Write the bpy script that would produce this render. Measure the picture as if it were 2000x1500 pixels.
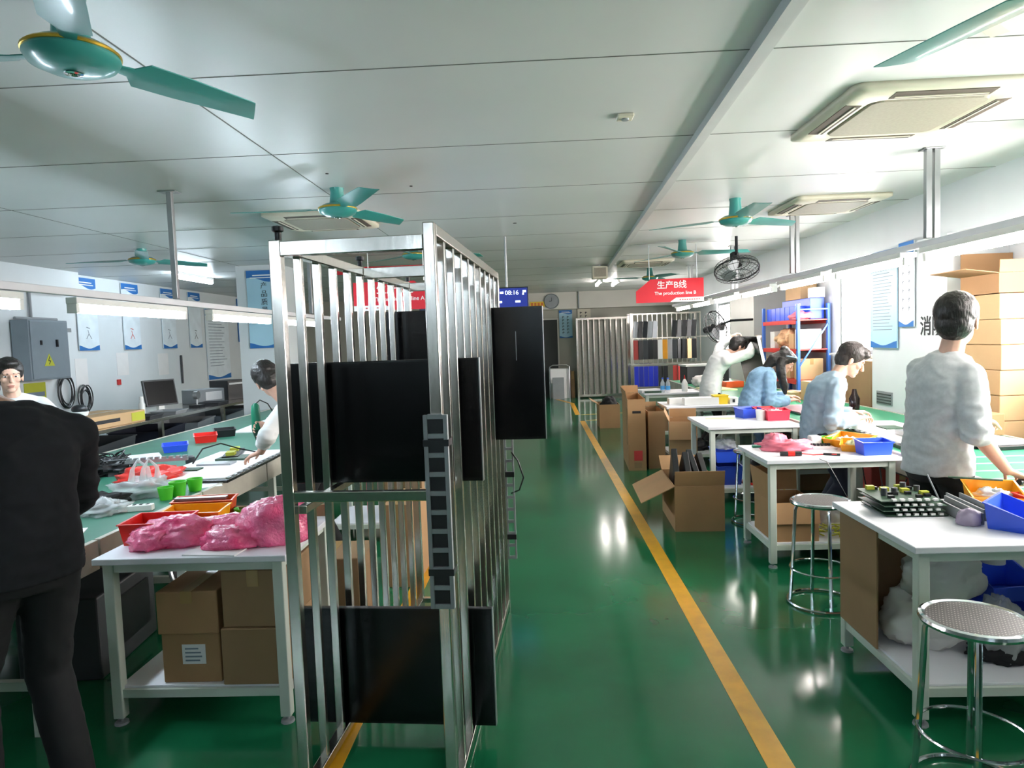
import bpy, bmesh, math, random
from mathutils import Vector as V, Matrix, noise as mnoise, Quaternion
random.seed(7)
PI = math.pi
for o in list(bpy.data.objects): bpy.data.objects.remove(o)
SC = bpy.context.scene
COL = SC.collection

# ------------------------------------------------------------------ camera
cam_d = bpy.data.cameras.new('camera'); cam_d.sensor_width = 36; cam_d.lens = 23.994
cam_d.clip_start = .05; cam_d.clip_end = 200
cam = bpy.data.objects.new('camera', cam_d); COL.objects.link(cam); SC.camera = cam
_r, _d, _f = V((.99866442, .03740172, -.03564383)), V((-.03312911, -.06582703, -.99728094)), V((-.03964635, .99712984, -.06450002))
cam.matrix_world = Matrix(((_r.x, -_d.x, -_f.x, 0), (_r.y, -_d.y, -_f.y, 0), (_r.z, -_d.z, -_f.z, 1.62), (0, 0, 0, 1)))

# ------------------------------------------------------------------ sky, daylight, exposure
W = bpy.data.worlds.new('overcast_sky'); SC.world = W; W.use_nodes = True
_bg = W.node_tree.nodes['Background']
_bg.inputs[0].default_value = (1.0, .95, .91, 1); _bg.inputs[1].default_value = 21.0
SC.view_settings.view_transform = 'Standard'; SC.view_settings.look = 'None'
SC.view_settings.gamma = 1; SC.view_settings.use_curve_mapping = False
SC.view_settings.exposure = 0.85
SC.cycles.max_bounces = 7; SC.cycles.diffuse_bounces = 4; SC.cycles.glossy_bounces = 4
SC.cycles.transparent_max_bounces = 12; SC.cycles.transmission_bounces = 4
SC.cycles.sample_clamp_indirect = 8; SC.cycles.caustics_reflective = False; SC.cycles.caustics_refractive = False
TUBE = 30.0        # emission strength of the fluorescent tubes

# ------------------------------------------------------------------ materials
def lin(h):
    h = h.lstrip('#'); out = []
    for i in (0, 2, 4):
        c = int(h[i:i+2], 16)/255
        out.append(c/12.92 if c <= .04045 else ((c+.055)/1.055)**2.4)
    return out
_mats = {}
def mat(name, hexc, rough=.5, metal=0, var=.06, vs=6, bump=0, bs=40, spec=.5, emit=0, alpha=1, trans=0, coat=0, hex2=None, stretch=None):
    if name in _mats: return _mats[name]
    m = bpy.data.materials.new(name); m.use_nodes = True
    nt = m.node_tree; b = nt.nodes['Principled BSDF']; L = nt.links
    c = lin(hexc)
    b.inputs['Roughness'].default_value = rough; b.inputs['Metallic'].default_value = metal
    b.inputs['Specular IOR Level'].default_value = spec
    b.inputs['Coat Weight'].default_value = coat
    if coat: b.inputs['Coat Roughness'].default_value = .08
    tc = nt.nodes.new('ShaderNodeTexCoord'); src = tc.outputs['Object']
    if stretch:
        mp = nt.nodes.new('ShaderNodeMapping'); mp.inputs['Scale'].default_value = stretch
        L.new(src, mp.inputs[0]); src = mp.outputs[0]
    n = nt.nodes.new('ShaderNodeTexNoise'); n.inputs['Scale'].default_value = vs; n.inputs['Detail'].default_value = 4
    L.new(src, n.inputs['Vector'])
    r = nt.nodes.new('ShaderNodeValToRGB'); L.new(n.outputs['Fac'], r.inputs[0])
    r.color_ramp.elements[0].position = .3; r.color_ramp.elements[1].position = .7
    lo = [max(0, x*(1-var)) for x in c]; hi = [min(1, x*(1+var)) for x in (lin(hex2) if hex2 else c)]
    r.color_ramp.elements[0].color = (*lo, 1); r.color_ramp.elements[1].color = (*hi, 1)
    L.new(r.outputs[0], b.inputs['Base Color'])
    if bump:
        n2 = nt.nodes.new('ShaderNodeTexNoise'); n2.inputs['Scale'].default_value = bs; n2.inputs['Detail'].default_value = 3
        L.new(src, n2.inputs['Vector'])
        bp = nt.nodes.new('ShaderNodeBump'); bp.inputs['Strength'].default_value = bump; bp.inputs['Distance'].default_value = .01
        L.new(n2.outputs['Fac'], bp.inputs['Height']); L.new(bp.outputs[0], b.inputs['Normal'])
    if emit:
        b.inputs['Emission Color'].default_value = (*c, 1); b.inputs['Emission Strength'].default_value = emit
    if alpha < 1: b.inputs['Alpha'].default_value = alpha
    if trans: b.inputs['Transmission Weight'].default_value = trans
    _mats[name] = m
    return m

CEIL = mat('ceiling_panel_paint', '#cacdcb', .32, var=.03, vs=1.5, spec=.5)
WALLW = mat('white_wall_paint', '#d8dde0', .5, var=.03, vs=2)
WALLG = mat('grey_wall_paint', '#b9bab6', .55, var=.05, vs=2)
BACKW = mat('beige_wall_paint', '#aaa79a', .6, var=.06, vs=2)
BEAMW = mat('pale_beam_paint', '#c8c3ba', .5, var=.04, vs=2)
DARKR = mat('dark_doorway', '#2b2e2c', .6)
FLOOR = mat('green_epoxy_floor', '#165d3b', .13, var=.12, vs=1.3, bump=.025, bs=5, spec=.55, hex2='#196844')
YELLOW = mat('yellow_floor_paint', '#d29a1c', .35, var=.12, vs=9)
STEEL = mat('stainless_steel', '#cfcbc4', .2, 1, var=.08, vs=12, bump=.05, bs=8, stretch=(6, 6, 1))
RAILW = mat('white_rail_paint', '#d6d6db', .4, var=.03)
ALU = mat('aluminium_profile', '#b4b6b8', .35, 1, var=.06)
CHROME = mat('chrome', '#c9ccd0', .1, 1, var=.05)
TRUNK = mat('pale_trunking', '#b9bbba', .4, var=.04)
TEAL = mat('teal_fan_enamel', '#3b8f88', .3, var=.08, coat=.3)
GOLD = mat('gold_band', '#c8a23a', .3, .8)
WHITEP = mat('white_plastic', '#e2e2de', .4, var=.03)
CREAM = mat('cream_plastic', '#d0cab6', .45, var=.05)
ACGREY = mat('ac_grille', '#918b7c', .6, var=.08, vs=60)
SLOT = mat('brown_slot', '#4a4034', .6)
BLACKP = mat('black_plastic', '#15161a', .4, var=.1)
BLACKM = mat('black_metal', '#1b1c20', .35, .3)
SCREEN = mat('black_gloss_screen', '#06070a', .2, var=.1, spec=.35)
BEZEL = mat('black_bezel', '#0c0d10', .25)
SILVER = mat('silver_edge', '#a5a7aa', .3, .8)
TBLWHITE = mat('white_laminate', '#e4e4ea', .35, var=.02)
LEGW = mat('white_enamel_leg', '#c9d0c6', .4, var=.04)
CARD = mat('cardboard', '#a27c56', .8, var=.07, vs=4, bump=.05, bs=30)
CARD2 = mat('pale_cardboard', '#c2a077', .8, var=.05, vs=4)
CARDD = mat('brown_cardboard', '#8f7150', .8, var=.08, vs=4)
TAPE = mat('clear_parcel_tape', '#a98a5c', .15)
RED = mat('red_plastic', '#d8221c', .35, var=.06)
ORANGE = mat('orange_plastic', '#f0a012', .35, var=.06)
ORED = mat('orange_red_plastic', '#d8501c', .35)
BLUE = mat('blue_plastic', '#2f57d8', .35, var=.06)
GREENP = mat('lime_green_plastic', '#4fbf2c', .35)
GREENM = mat('green_work_mat', '#2f6f5a', .45, var=.1, vs=5)
GREENM2 = mat('bright_green_work_mat', '#2f9a6c', .4, var=.06, vs=5)
CONVW = mat('conveyor_side_panel', '#b9b3a6', .45, var=.12, vs=7)
PINKB = mat('pink_bubble_wrap', '#f03c7c', .22, var=.12, vs=12, bump=.6, bs=85, hex2='#ff7ba2', coat=.4)
PINKL = mat('pale_pink_plastic_bag', '#f07f92', .3, var=.12, bump=.3, bs=14)
REDBAG = mat('red_plastic_bag', '#d83a34', .25, var=.12, bump=.6, bs=16)
CLEAR = mat('clear_plastic_bag', '#e6eaec', .2, var=.05, bump=.7, bs=14, alpha=.4)
MILKY = mat('milky_plastic_bag', '#e4e0dc', .35, var=.06, bump=.5, bs=9, alpha=.9)
PAPER = mat('paper_white', '#e6e4e4', .7, var=.02)
PAPERY = mat('pale_yellow_paper', '#e3e3b0', .7)
DARKGREY = mat('dark_grey_plastic', '#3a3c40', .45)
GREYP = mat('grey_plastic', '#8b8f92', .5)
PCB = mat('circuit_board_green', '#2e4a38', .5, var=.4, vs=60)
PCBY = mat('transformer_yellow', '#b9ba3c', .5)
TEALT = mat('green_tool_plastic', '#0f7a5c', .35)
CABG = mat('grey_blue_cabinet', '#7f8a93', .4, var=.04)
POSTB = mat('poster_blue', '#2c6fb5', .5)
POSTL = mat('poster_pale_blue', '#a9d0e2', .5, var=.06, vs=1)
POSTW = mat('poster_white', '#dfe8ee', .5)
INK = mat('black_ink', '#23262b', .6)
INKG = mat('grey_ink', '#7c8896', .6)
INKW = mat('white_ink', '#f2f2f2', .5)
SIGNR = mat('sign_red', '#d8172c', .4, var=.02)
INKR = mat('red_ink', '#c73a3a', .5)
SKIN = mat('skin', '#c99478', .5, var=.06, vs=20)
SKINP = mat('pale_skin', '#dcae98', .5, var=.06, vs=20)
HAIR = mat('black_hair', '#1b1614', .45, var=.25, vs=60, bump=.5, bs=90, stretch=(1, 1, .25))
HAIRB = mat('brown_black_hair', '#332a28', .45, var=.25, vs=60, bump=.5, bs=90, stretch=(1, 1, .25))
EYEW = mat('eye_white', '#e8e4e0', .3)
LIP = mat('lip', '#b0655c', .5)
NAVY = mat('navy_trousers', '#1c2030', .8, var=.12)
BLACKC = mat('black_cloth', '#101114', .85, var=.15, vs=10)
DARKSW = mat('dark_sweater', '#101218', .9, var=.2, vs=30)
GREYSW = mat('grey_sweater', '#c4c6c8', .85, var=.06, vs=60)
BLUESW = mat('pale_blue_sweatshirt', '#93a7b6', .85, var=.06, vs=30)
DENIM = mat('blue_denim', '#86a9c6', .85, var=.14, vs=25)
DENIMD = mat('denim_jeans', '#48627f', .85, var=.12, vs=25)
WHITESH = mat('white_shirt', '#dcdcdc', .75, var=.04)
RUBBER = mat('black_rubber', '#161616', .6)
TUBEM = mat('fluorescent_tube_glow', '#fff5f0', .4, emit=TUBE*.92, var=0)
TUBEC = mat('cool_fluorescent_tube_glow', '#e0f1ff', .4, emit=TUBE*1.65, var=0)
SCRB = mat('lit_blue_screen', '#0a1a66', .3, emit=.9, var=.3, vs=2)
SCRD = mat('lit_dark_screen', '#0c1430', .3, emit=.5, var=.2, vs=2)
SCRW = mat('lit_screen_white', '#dfe9ff', .3, emit=1.0, var=0)
SCRP = mat('lit_screen_pink', '#e03a5c', .3, emit=.8, var=0)
RACKBLUE = mat('blue_rack_enamel', '#3f6fc4', .4)
RACKRED = mat('red_rack_enamel', '#c8352e', .4)

def dotted(m, scale, size, hexc):          # regular small round dots on top of a material's colour
    nt = m.node_tree; L = nt.links; b = nt.nodes['Principled BSDF']; old = b.inputs['Base Color'].links[0].from_socket
    tc = nt.nodes.new('ShaderNodeTexCoord'); v = nt.nodes.new('ShaderNodeTexVoronoi'); v.inputs['Scale'].default_value = scale; v.inputs['Randomness'].default_value = 0
    v.voronoi_dimensions = '2D'; L.new(tc.outputs['Object'], v.inputs['Vector'])
    c = nt.nodes.new('ShaderNodeMath'); c.operation = 'LESS_THAN'; c.inputs[1].default_value = size; L.new(v.outputs['Distance'], c.inputs[0])
    x = nt.nodes.new('ShaderNodeMix'); x.data_type = 'RGBA'; L.new(c.outputs[0], x.inputs['Factor']); L.new(old, x.inputs[6]); x.inputs[7].default_value = (*lin(hexc), 1)
    L.new(x.outputs[2], b.inputs['Base Color']); return m
SEATM = dotted(mat('dark_seat_plate', '#1f1a18', .5), 75, .17, '#8f8a84')
# ------------------------------------------------------------------ mesh builder
class M:
    def __init__(s): s.v = []; s.f = []
    def add(s, vs, fs, X=None):
        n = len(s.v)
        s.v += [X @ V(v) for v in vs] if X else [V(v) for v in vs]
        s.f += [tuple(i+n for i in f) for f in fs]; return s
    def box(s, c, d, rz=0, R=None):
        x, y, z = d[0]/2, d[1]/2, d[2]/2
        X = Matrix.Translation(c) @ (R.to_4x4() if R else Matrix.Rotation(rz, 4, 'Z'))
        return s.add([(-x,-y,-z),(x,-y,-z),(x,y,-z),(-x,y,-z),(-x,-y,z),(x,-y,z),(x,y,z),(-x,y,z)],
                     [(0,3,2,1),(4,5,6,7),(0,1,5,4),(1,2,6,5),(2,3,7,6),(3,0,4,7)], X)
    def b2(s, lo, hi):
        return s.box([(a+b)/2 for a, b in zip(lo, hi)], [abs(b-a) for a, b in zip(lo, hi)])
    def bar(s, p, q, w, h, up=(0,0,1)):
        p, q = V(p), V(q); d = (q-p).normalized(); u = V(up)
        if abs(d.dot(u)) > .98: u = V((0,1,0))
        a = d.cross(u).normalized(); b = a.cross(d)
        vs = [P + a*i*w/2 + b*j*h/2 for P in (p, q) for i, j in ((-1,-1),(1,-1),(1,1),(-1,1))]
        return s.add(vs, [(0,3,2,1)[::-1],(4,5,6,7)[::-1],(0,1,5,4)[::-1],(1,2,6,5)[::-1],(2,3,7,6)[::-1],(3,0,4,7)[::-1]])
    def loft(s, rings, caps=True, closed=False):
        n = len(rings[0]); o = len(s.v)
        for r in rings: s.v += [V(p) for p in r]
        m = len(rings)
        for i in range(m if closed else m-1):
            a = o+i*n; b = o+((i+1) % m)*n
            for j in range(n): k = (j+1) % n; s.f.append((a+j, a+k, b+k, b+j))
        if caps and not closed:
            s.f.append(tuple(o+j for j in range(n))[::-1]); s.f.append(tuple(o+(m-1)*n+j for j in range(n)))
        return s
    def tube(s, pts, r, n=8, closed=False):
        pts = [V(p) for p in pts]; m = len(pts); rings = []; prev = None
        rr = r if isinstance(r, (list, tuple)) else [r]*m
        for i, p in enumerate(pts):
            if closed: d = pts[(i+1) % m]-pts[i-1]
            else: d = pts[min(i+1, m-1)]-pts[max(i-1, 0)]
            d.normalize()
            if prev is None:
                u = V((0,0,1)) if abs(d.z) < .9 else V((1,0,0)); a = d.cross(u).normalized()
            else: a = (prev-d*prev.dot(d)).normalized()
            prev = a; b = d.cross(a)
            rings.append([p+(a*math.cos(t)+b*math.sin(t))*rr[i] for t in [2*PI*k/n for k in range(n)]])
        return s.loft(rings, True, closed)
    def cyl(s, p, q, r, r2=None, n=14): return s.tube([p, q], [r, r if r2 is None else r2], n)
    def ring(s, c, R, r, n=28, k=8, X=None):
        pts = [V((math.cos(t)*R, math.sin(t)*R, 0)) for t in [2*PI*i/n for i in range(n)]]
        if X: pts = [X @ p for p in pts]
        return s.tube([V(c)+p for p in pts], r, k, True)
    def lathe(s, prof, c=(0,0,0), n=24, X=None):
        rings = []
        for r, z in prof: rings.append([(max(r, 1e-4)*math.cos(2*PI*k/n), max(r, 1e-4)*math.sin(2*PI*k/n), z) for k in range(n)])
        T = Matrix.Translation(c) @ (X.to_4x4() if X else Matrix.Identity(4))
        return s.loft([[T @ V(p) for p in r] for r in rings])
    def ell(s, c, r, R=None, nu=14, nv=9):
        if isinstance(r, (int, float)): r = (r, r, r)
        X = Matrix.Translation(c) @ (R.to_4x4() if R else Matrix.Identity(4)); rings = []
        for i in range(nv+1):
            t = PI*i/nv; q = max(math.sin(t), .02)
            rings.append([X @ V((r[0]*q*math.cos(2*PI*k/nu), r[1]*q*math.sin(2*PI*k/nu), -r[2]*math.cos(t))) for k in range(nu)])
        return s.loft(rings)
    def cap(s, p, q, r1, r2, n=12):
        p, q = V(p), V(q); d = (q-p)
        if d.length < 1e-5: return s.ell(p, r1)
        d.normalize(); pts = []; rr = []
        for t in (-88, -60, -30): pts.append(p+d*r1*math.sin(math.radians(t))); rr.append(r1*math.cos(math.radians(t)))
        pts += [p, q]; rr += [r1, r2]
        for t in (30, 60, 88): pts.append(q+d*r2*math.sin(math.radians(t))); rr.append(r2*math.cos(math.radians(t)))
        return s.tube(pts, rr, n)
    def prism(s, poly, t, X):           # polygon in local XY, thickness t along local Z, placed by matrix X
        return s.loft([[X @ V((x, y, 0)) for x, y in poly], [X @ V((x, y, t)) for x, y in poly]])
    def bin(s, w, d, h, t=.006, front=1.0, flare=1.12, X=None):
        """open tray, x width, y depth, z height; front = height share of the -y wall"""
        fl = flare
        def rg(k, z, yf=None): return [(-w/2*k, -d/2*k, z if yf is None else yf), (w/2*k, -d/2*k, z if yf is None else yf), (w/2*k, d/2*k, z), (-w/2*k, d/2*k, z)]
        a = rg(1/fl, 0); b = rg(1, h); b[0] = (b[0][0], b[0][1], h*front); b[1] = (b[1][0], b[1][1], h*front)
        lip = [(x+math.copysign(t*1.2, x), y+math.copysign(t*1.2, y), z) for x, y, z in b]
        lip2 = [(x, y, z-t) for x, y, z in lip]
        def ins(r): return [(x-math.copysign(t, x), y-math.copysign(t, y), z) for x, y, z in r]
        c = ins(b); e = [(x, y, t) for x, y, z in ins(a)]
        bb = [(x, y, z-t) for x, y, z in b]
        rings = [a, bb, lip2, lip, c, e]
        if X: rings = [[X @ V(p) for p in r] for r in rings]
        return s.loft(rings)
    def obj(s, name, m, parent=None, smooth=False, bevel=0, sub=0, loc=None):
        me = bpy.data.meshes.new(name); me.from_pydata([tuple(v) for v in s.v], [], s.f); me.update()
        bm = bmesh.new(); bm.from_mesh(me); bmesh.ops.recalc_face_normals(bm, faces=bm.faces); bm.to_mesh(me); bm.free()
        me.materials.append(m)
        if smooth:
            for p in me.polygons: p.use_smooth = True
            if smooth != 2:
                try: me.set_sharp_from_angle(angle=math.radians(40))
                except Exception: pass
        o = bpy.data.objects.new(name, me); COL.objects.link(o)
        if parent: o.parent = parent
        if loc: o.location = loc
        if bevel:
            b = o.modifiers.new('bevel', 'BEVEL'); b.width = bevel; b.segments = 2; b.limit_method = 'ANGLE'; b.angle_limit = .7
        if sub:
            b = o.modifiers.new('sub', 'SUBSURF'); b.levels = sub; b.render_levels = sub
        return o

def tag(o, label, cat, group=None, kind=None):
    o['label'] = label
    if cat: o['category'] = cat
    if group: o['group'] = group
    if kind: o['kind'] = kind
    return o
def T(name, label, cat, loc=(0,0,0), rz=0, group=None):
    o = bpy.data.objects.new(name, None); COL.objects.link(o); o.empty_display_size = .05
    o.location = loc; o.rotation_euler = (0, 0, rz); tag(o, label, cat, group); return o
def S(name, m, mt, label, cat, loc=(0,0,0), rz=0, group=None, **k):
    o = m.obj(name, mt, **k); o.location = loc; o.rotation_euler = (0, 0, rz); return tag(o, label, cat, group)
def struct(name, m, mt, **k):
    o = m.obj(name, mt, **k); o['kind'] = 'structure'; return o
def dup(root, loc, rz=None, label=None):
    def cp(o, par):
        c = o.copy(); COL.objects.link(c)
        if par: c.parent = par
        for ch in [x for x in kids.get(o.name, [])]: cp(ch, c)
        return c
    kids = {}
    for x in bpy.data.objects:
        if x.parent: kids.setdefault(x.parent.name, []).append(x)
    r = cp(root, None); r.location = loc
    if rz is not None: r.rotation_euler = (0, 0, rz)
    if label: r['label'] = label
    return r
def text(name, body, size, mt, parent, X, align='CENTER', ext=.0008, bold=0):
    cu = bpy.data.curves.new(name, 'FONT'); cu.body = body; cu.size = size; cu.align_x = align; cu.align_y = 'CENTER'
    cu.extrude = ext; cu.offset = bold; cu.resolution_u = 3
    o = bpy.data.objects.new(name, cu); COL.objects.link(o)
    dg = bpy.context.evaluated_depsgraph_get(); me = bpy.data.meshes.new_from_object(o.evaluated_get(dg))
    bpy.data.objects.remove(o)
    me.transform(X); me.materials.clear(); me.materials.append(mt)
    r = bpy.data.objects.new(name, me); COL.objects.link(r); r.parent = parent; return r
RX = Matrix.Rotation(PI/2, 4, 'X')                      # local XY -> upright, readable from -Y
def facing(loc, deg=0):                                  # upright plane at loc; deg 0 faces -Y, 90 faces +X, -90 faces -X
    return Matrix.Translation(loc) @ Matrix.Rotation(math.radians(deg), 4, 'Z') @ RX
def Rv(v): return V(v)
# ================================================================== room shell
CH = 2.85
struct('floor', M().b2((-7.3, -5.3, -.1), (4.4, 19.2, 0)), FLOOR)
struct('ceiling', M().b2((-7.3, -5.3, CH), (4.4, 19.2, CH+.1)), CEIL)
struct('wall_left', M().b2((-7.2, -5.2, 0), (-7.0, 19, CH)), WALLW)
struct('wall_back', M().b2((-7.2, 18.95, 0), (4.3, 19.15, CH)), BACKW)
struct('wall_front', M().b2((-7.2, -5.2, 0), (4.3, -5.0, CH)), WALLW)
struct('wall_front_added_band', M().b2((-7.0, -5.0, 0), (4.15, -4.97, 1.35)), mat('dark_wainscot_paint', '#3d4038', .6))  # unseen dark band, added so the rack's lower bars reflect something dark
WIN = [(2.2, 5.4, 1.2, 2.4), (7.75, 9.65, 1.28, 2.36), (14.2, 16.0, 1.2, 2.28)]
m = M(); y = -5.2
for a, b, z0, z1 in WIN:
    m.b2((4.15, y, 0), (4.35, a, CH)); m.b2((4.15, a, 0), (4.35, b, z0)); m.b2((4.15, a, z1), (4.35, b, CH)); y = b
m.b2((4.15, y, 0), (4.35, 19, CH)); struct('wall_right', m, WALLW)
struct('trim_1', M().b2((3.66, -5.0, 2.42), (4.15, 18.5, CH)), WALLW)            # beam over the window bays
struct('wall_pilaster', M().b2((3.62, 6.2, 0), (4.15, 7.55, 2.42)), WALLW)
struct('wall_pilaster_far', M().b2((3.62, 11.6, 0), (4.15, 13.0, 2.42)), WALLG)
struct('wall_column', M().b2((-4.42, 10.0, 0), (-3.75, 10.6, CH)), WALLW)
struct('trim_2', M().b2((-1.6, 18.5, 2.4), (4.15, 18.95, CH)), BEAMW)              # beam along the back wall
struct('trim_3', M().b2((-7.0, 7.0, 2.52), (-6.8, 10.0, CH)), WALLW)
struct('trim_9', M().b2((-7.0, 7.8, 2.3), (-6.9, 8.2, 2.52)), WALLG)
m = M()
for k in range(-6, 13): m.b2((-7.0, 3.108+1.262*k, CH-.002), (3.66, 3.114+1.262*k, CH+.001))
struct('trim_4', m, mat('seam_shadow_gap', '#6f726c', .7))
m = M()
for x in (-4.36, -1.65): m.b2((x-.004, -5, CH-.002), (x+.004, 18.5, CH+.001))
struct('trim_5', m, mat('seam_shadow_gap', '#6f726c', .7))
m = M()
for x, yy, r in [(-1.02, 2.12, .012), (-.99, 2.2, .015), (-2.7, 3.0, .01), (-.2, 7.3, .02), (-1.46, 4.9, .012), (-.95, 5.4, .012)]:
    m.lathe([(0, -.004), (r, -.004), (r, .0)], (x, yy, CH), 12)
struct('trim_6', m, mat('ceiling_hole_dark', '#33302c', .8))
# windows: aluminium frame, mullion, thin glass
GLASS = mat('window_glass', '#eef4f4', .05, var=0, alpha=.08)
for i, (a, b, z0, z1) in enumerate(WIN):
    f = M(); t = .05
    f.b2((4.2, a, z0), (4.28, b, z0+t)); f.b2((4.2, a, z1-t), (4.28, b, z1)); f.b2((4.2, a, z0+t), (4.28, a+t, z1-t)); f.b2((4.2, b-t, z0+t), (4.28, b, z1-t))
    fo = struct(f'window_{i+1}', f, ALU)
    M().b2((4.2, (a+b)/2-.025, z0+t), (4.28, (a+b)/2+.025, z1-t)).obj('mullion', ALU, fo)
    M().b2((4.235, a+t, z0+t), (4.24, b-t, z1-t)).obj('pane', GLASS, fo)
    M().b2((4.05, a-.03, z0-.03), (4.2, b+.03, z0)).obj('window_sill', WHITEP, fo)
    l = bpy.data.lights.new('daylight_portal', 'AREA'); l.shape = 'RECTANGLE'; l.size = b-a; l.size_y = z1-z0; l.cycles.is_portal = True
    lo = bpy.data.objects.new('daylight_portal', l); COL.objects.link(lo)
    lo.location = (4.34, (a+b)/2, (z0+z1)/2); lo.rotation_euler = (PI/2, 0, PI/2)   # -Z towards -X
d = struct('door_1', M().b2((.1, 18.9, 0), (.55, 18.95, 2.13)), DARKR)
M().b2((.06, 18.88, 0), (.1, 18.95, 2.17)).b2((.55, 18.88, 0), (.59, 18.95, 2.17)).b2((.1, 18.88, 2.13), (.55, 18.95, 2.17)).obj('door_frame', BEAMW, d)
# painted aisle lines
def line(pts, w, label):
    m = M()
    for p, q in pts:
        d = (V(q)-V(p)).normalized(); n = V((-d.y, d.x))*w/2
        m.add([(p[0]+n.x, p[1]+n.y, 0), (q[0]+n.x, q[1]+n.y, 0), (q[0]-n.x, q[1]-n.y, 0), (p[0]-n.x, p[1]-n.y, 0), (p[0]+n.x, p[1]+n.y, .002), (q[0]+n.x, q[1]+n.y, .002), (q[0]-n.x, q[1]-n.y, .002), (p[0]-n.x, p[1]-n.y, .002)],
              [(0,1,2,3), (7,6,5,4), (0,4,5,1), (1,5,6,2), (2,6,7,3), (3,7,4,0)])
    S('floor_line', m, YELLOW, label, 'floor marking')
line([((.865, -1.5), (.815, 13.2))], .1, 'long yellow line painted along the right side of the aisle')
line([((-.87, -1.5), (-.82, 13.2))], .1, 'long yellow line painted under the steel rack, left side of the aisle')
line([((.79, 14.3), (.80, 16.8)), ((.82, 16.8), (.4, 18.3))], .1, 'short bent yellow line on the floor before the grey doorway')
line([((.86, 14.3), (2.0, 14.45)), ((.9, 13.3), (1.5, 13.35))], .05, 'thin yellow cross lines on the floor by the small far carton')

# ================================================================== lamps and their rails
def rail(name, label, x, y0, y1, z, poles, dbl):
    t = T(name, label, 'light rail', (x, y0, z))
    M().b2((-.022, 0, -.022), (.022, y1-y0, .022)).obj('rail', RAILW, t, bevel=.004)
    for py, px in poles:
        m = M()
        for dx in ((-.028, .028) if dbl else (0,)):
            m.b2((px+dx-.02, py-y0-.02, .03), (px+dx+.02, py-y0+.02, CH-z))
        m.b2((px-.07, py-y0-.05, CH-z-.008), (px+.07, py-y0+.05, CH-z))
        m.obj('pole', ALU, t, bevel=.003)
    return t
rail('light_rail', 'long aluminium lamp rail hung over the right-hand conveyor', 2.8, -1.4, 14.2, 2.2, [(.2, 0), (2.4, 0), (4.98, 0), (7.55, 0), (10.0, .05), (12.6, 0)], True)
rail('light_rail', 'aluminium lamp rail hung over the left-hand conveyor', -2.79, 1.0, 9.6, 2.0, [(2.3, 0), (5.23, 0), (8.4, 0)], False)
def lamp(label, loc, group, L=1.2, rz=0, r=.027, tm=None, hw=.035):
    t = T('fluorescent_lamp', label, 'lamp', loc, rz, group)
    M().b2((-hw, -L/2, 0), (hw, L/2, .04)).obj('housing', WHITEP, t, bevel=.004)
    M().cyl((0, -L/2+.03, -r), (0, L/2-.03, -r), r, n=12).obj('tube', tm or TUBEM, t, True)
    for s in (-1, 1): M().b2((-.03, s*L/2-(.03 if s > 0 else 0), -.055), (.03, s*L/2+(.03 if s < 0 else 0), 0)).obj('end_cap', WHITEP, t)
    return t
RN = ['just past the right edge, lamp nearest the camera on the right rail', 'at the right edge above the stacked cartons', 'above the pale blue notice on the right rail', 'left of the blue notice, third bright tube in from the right edge',
      'above the blue and red storage rack', 'above the man lifting the television panel', 'beside the small dark wall fan', 'at the far end of the right rail']
for k in range(8): lamp('lit fluorescent lamp '+RN[k], (2.8, 2.98+1.45*k, 2.13), 'lamps on the right rail', hw=.062)
LN = ['at the left edge of the picture', 'long and bright above the wall posters', 'between the posters and the steel rack', 'seen through the bars of the steel rack']
for k in range(4): lamp('lit fluorescent lamp on the left rail '+LN[k], (-2.79, 2.95+1.72*k, 1.93), 'lamps on the left rail', 1.3, tm=TUBEC)
lamp('lit fluorescent lamp at the far end of the ceiling trunking', (1.36, 14.9, CH-.05), 'ceiling lamps', 1.2)
lamp('lit fluorescent lamp on the far ceiling right of the trunking', (1.75, 15.2, CH-.04), 'ceiling lamps', 1.2)
lamp('lit lamp on the ceiling behind the left pole', (-5.5, 10.9, CH-.04), 'ceiling lamps', 1.2, r=.035, tm=TUBEC)
lamp('added unseen fluorescent lamp on the right rail beside the camera', (2.8, 1.53, 2.13), 'lamps on the right rail', hw=.062)  # extra lamp out of view, added to brighten the near ceiling and rack steel
for k, x in enumerate((-4.2, -1.6, 1.2)): lamp(['added unseen ceiling lamp behind the camera, left of three', 'added unseen ceiling lamp behind the camera, middle of three', 'added unseen ceiling lamp behind the camera, right of three'][k], (x, -4.3, CH-.05), 'ceiling lamps', 1.2, PI/2, tm=TUBEC)  # added fill lamps out of view, brighten the front wall mirrored in the rack
S('ceiling_trunking', M().bar((.85, -1.5, CH-.025), (1.36, 14.4, CH-.025), .06, .05).bar((.85+.045, -1.5, CH-.015), (1.36+.045, 14.4, CH-.015), .012, .03), TRUNK, 'pale cable trunking running the length of the ceiling', 'trunking')

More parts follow.
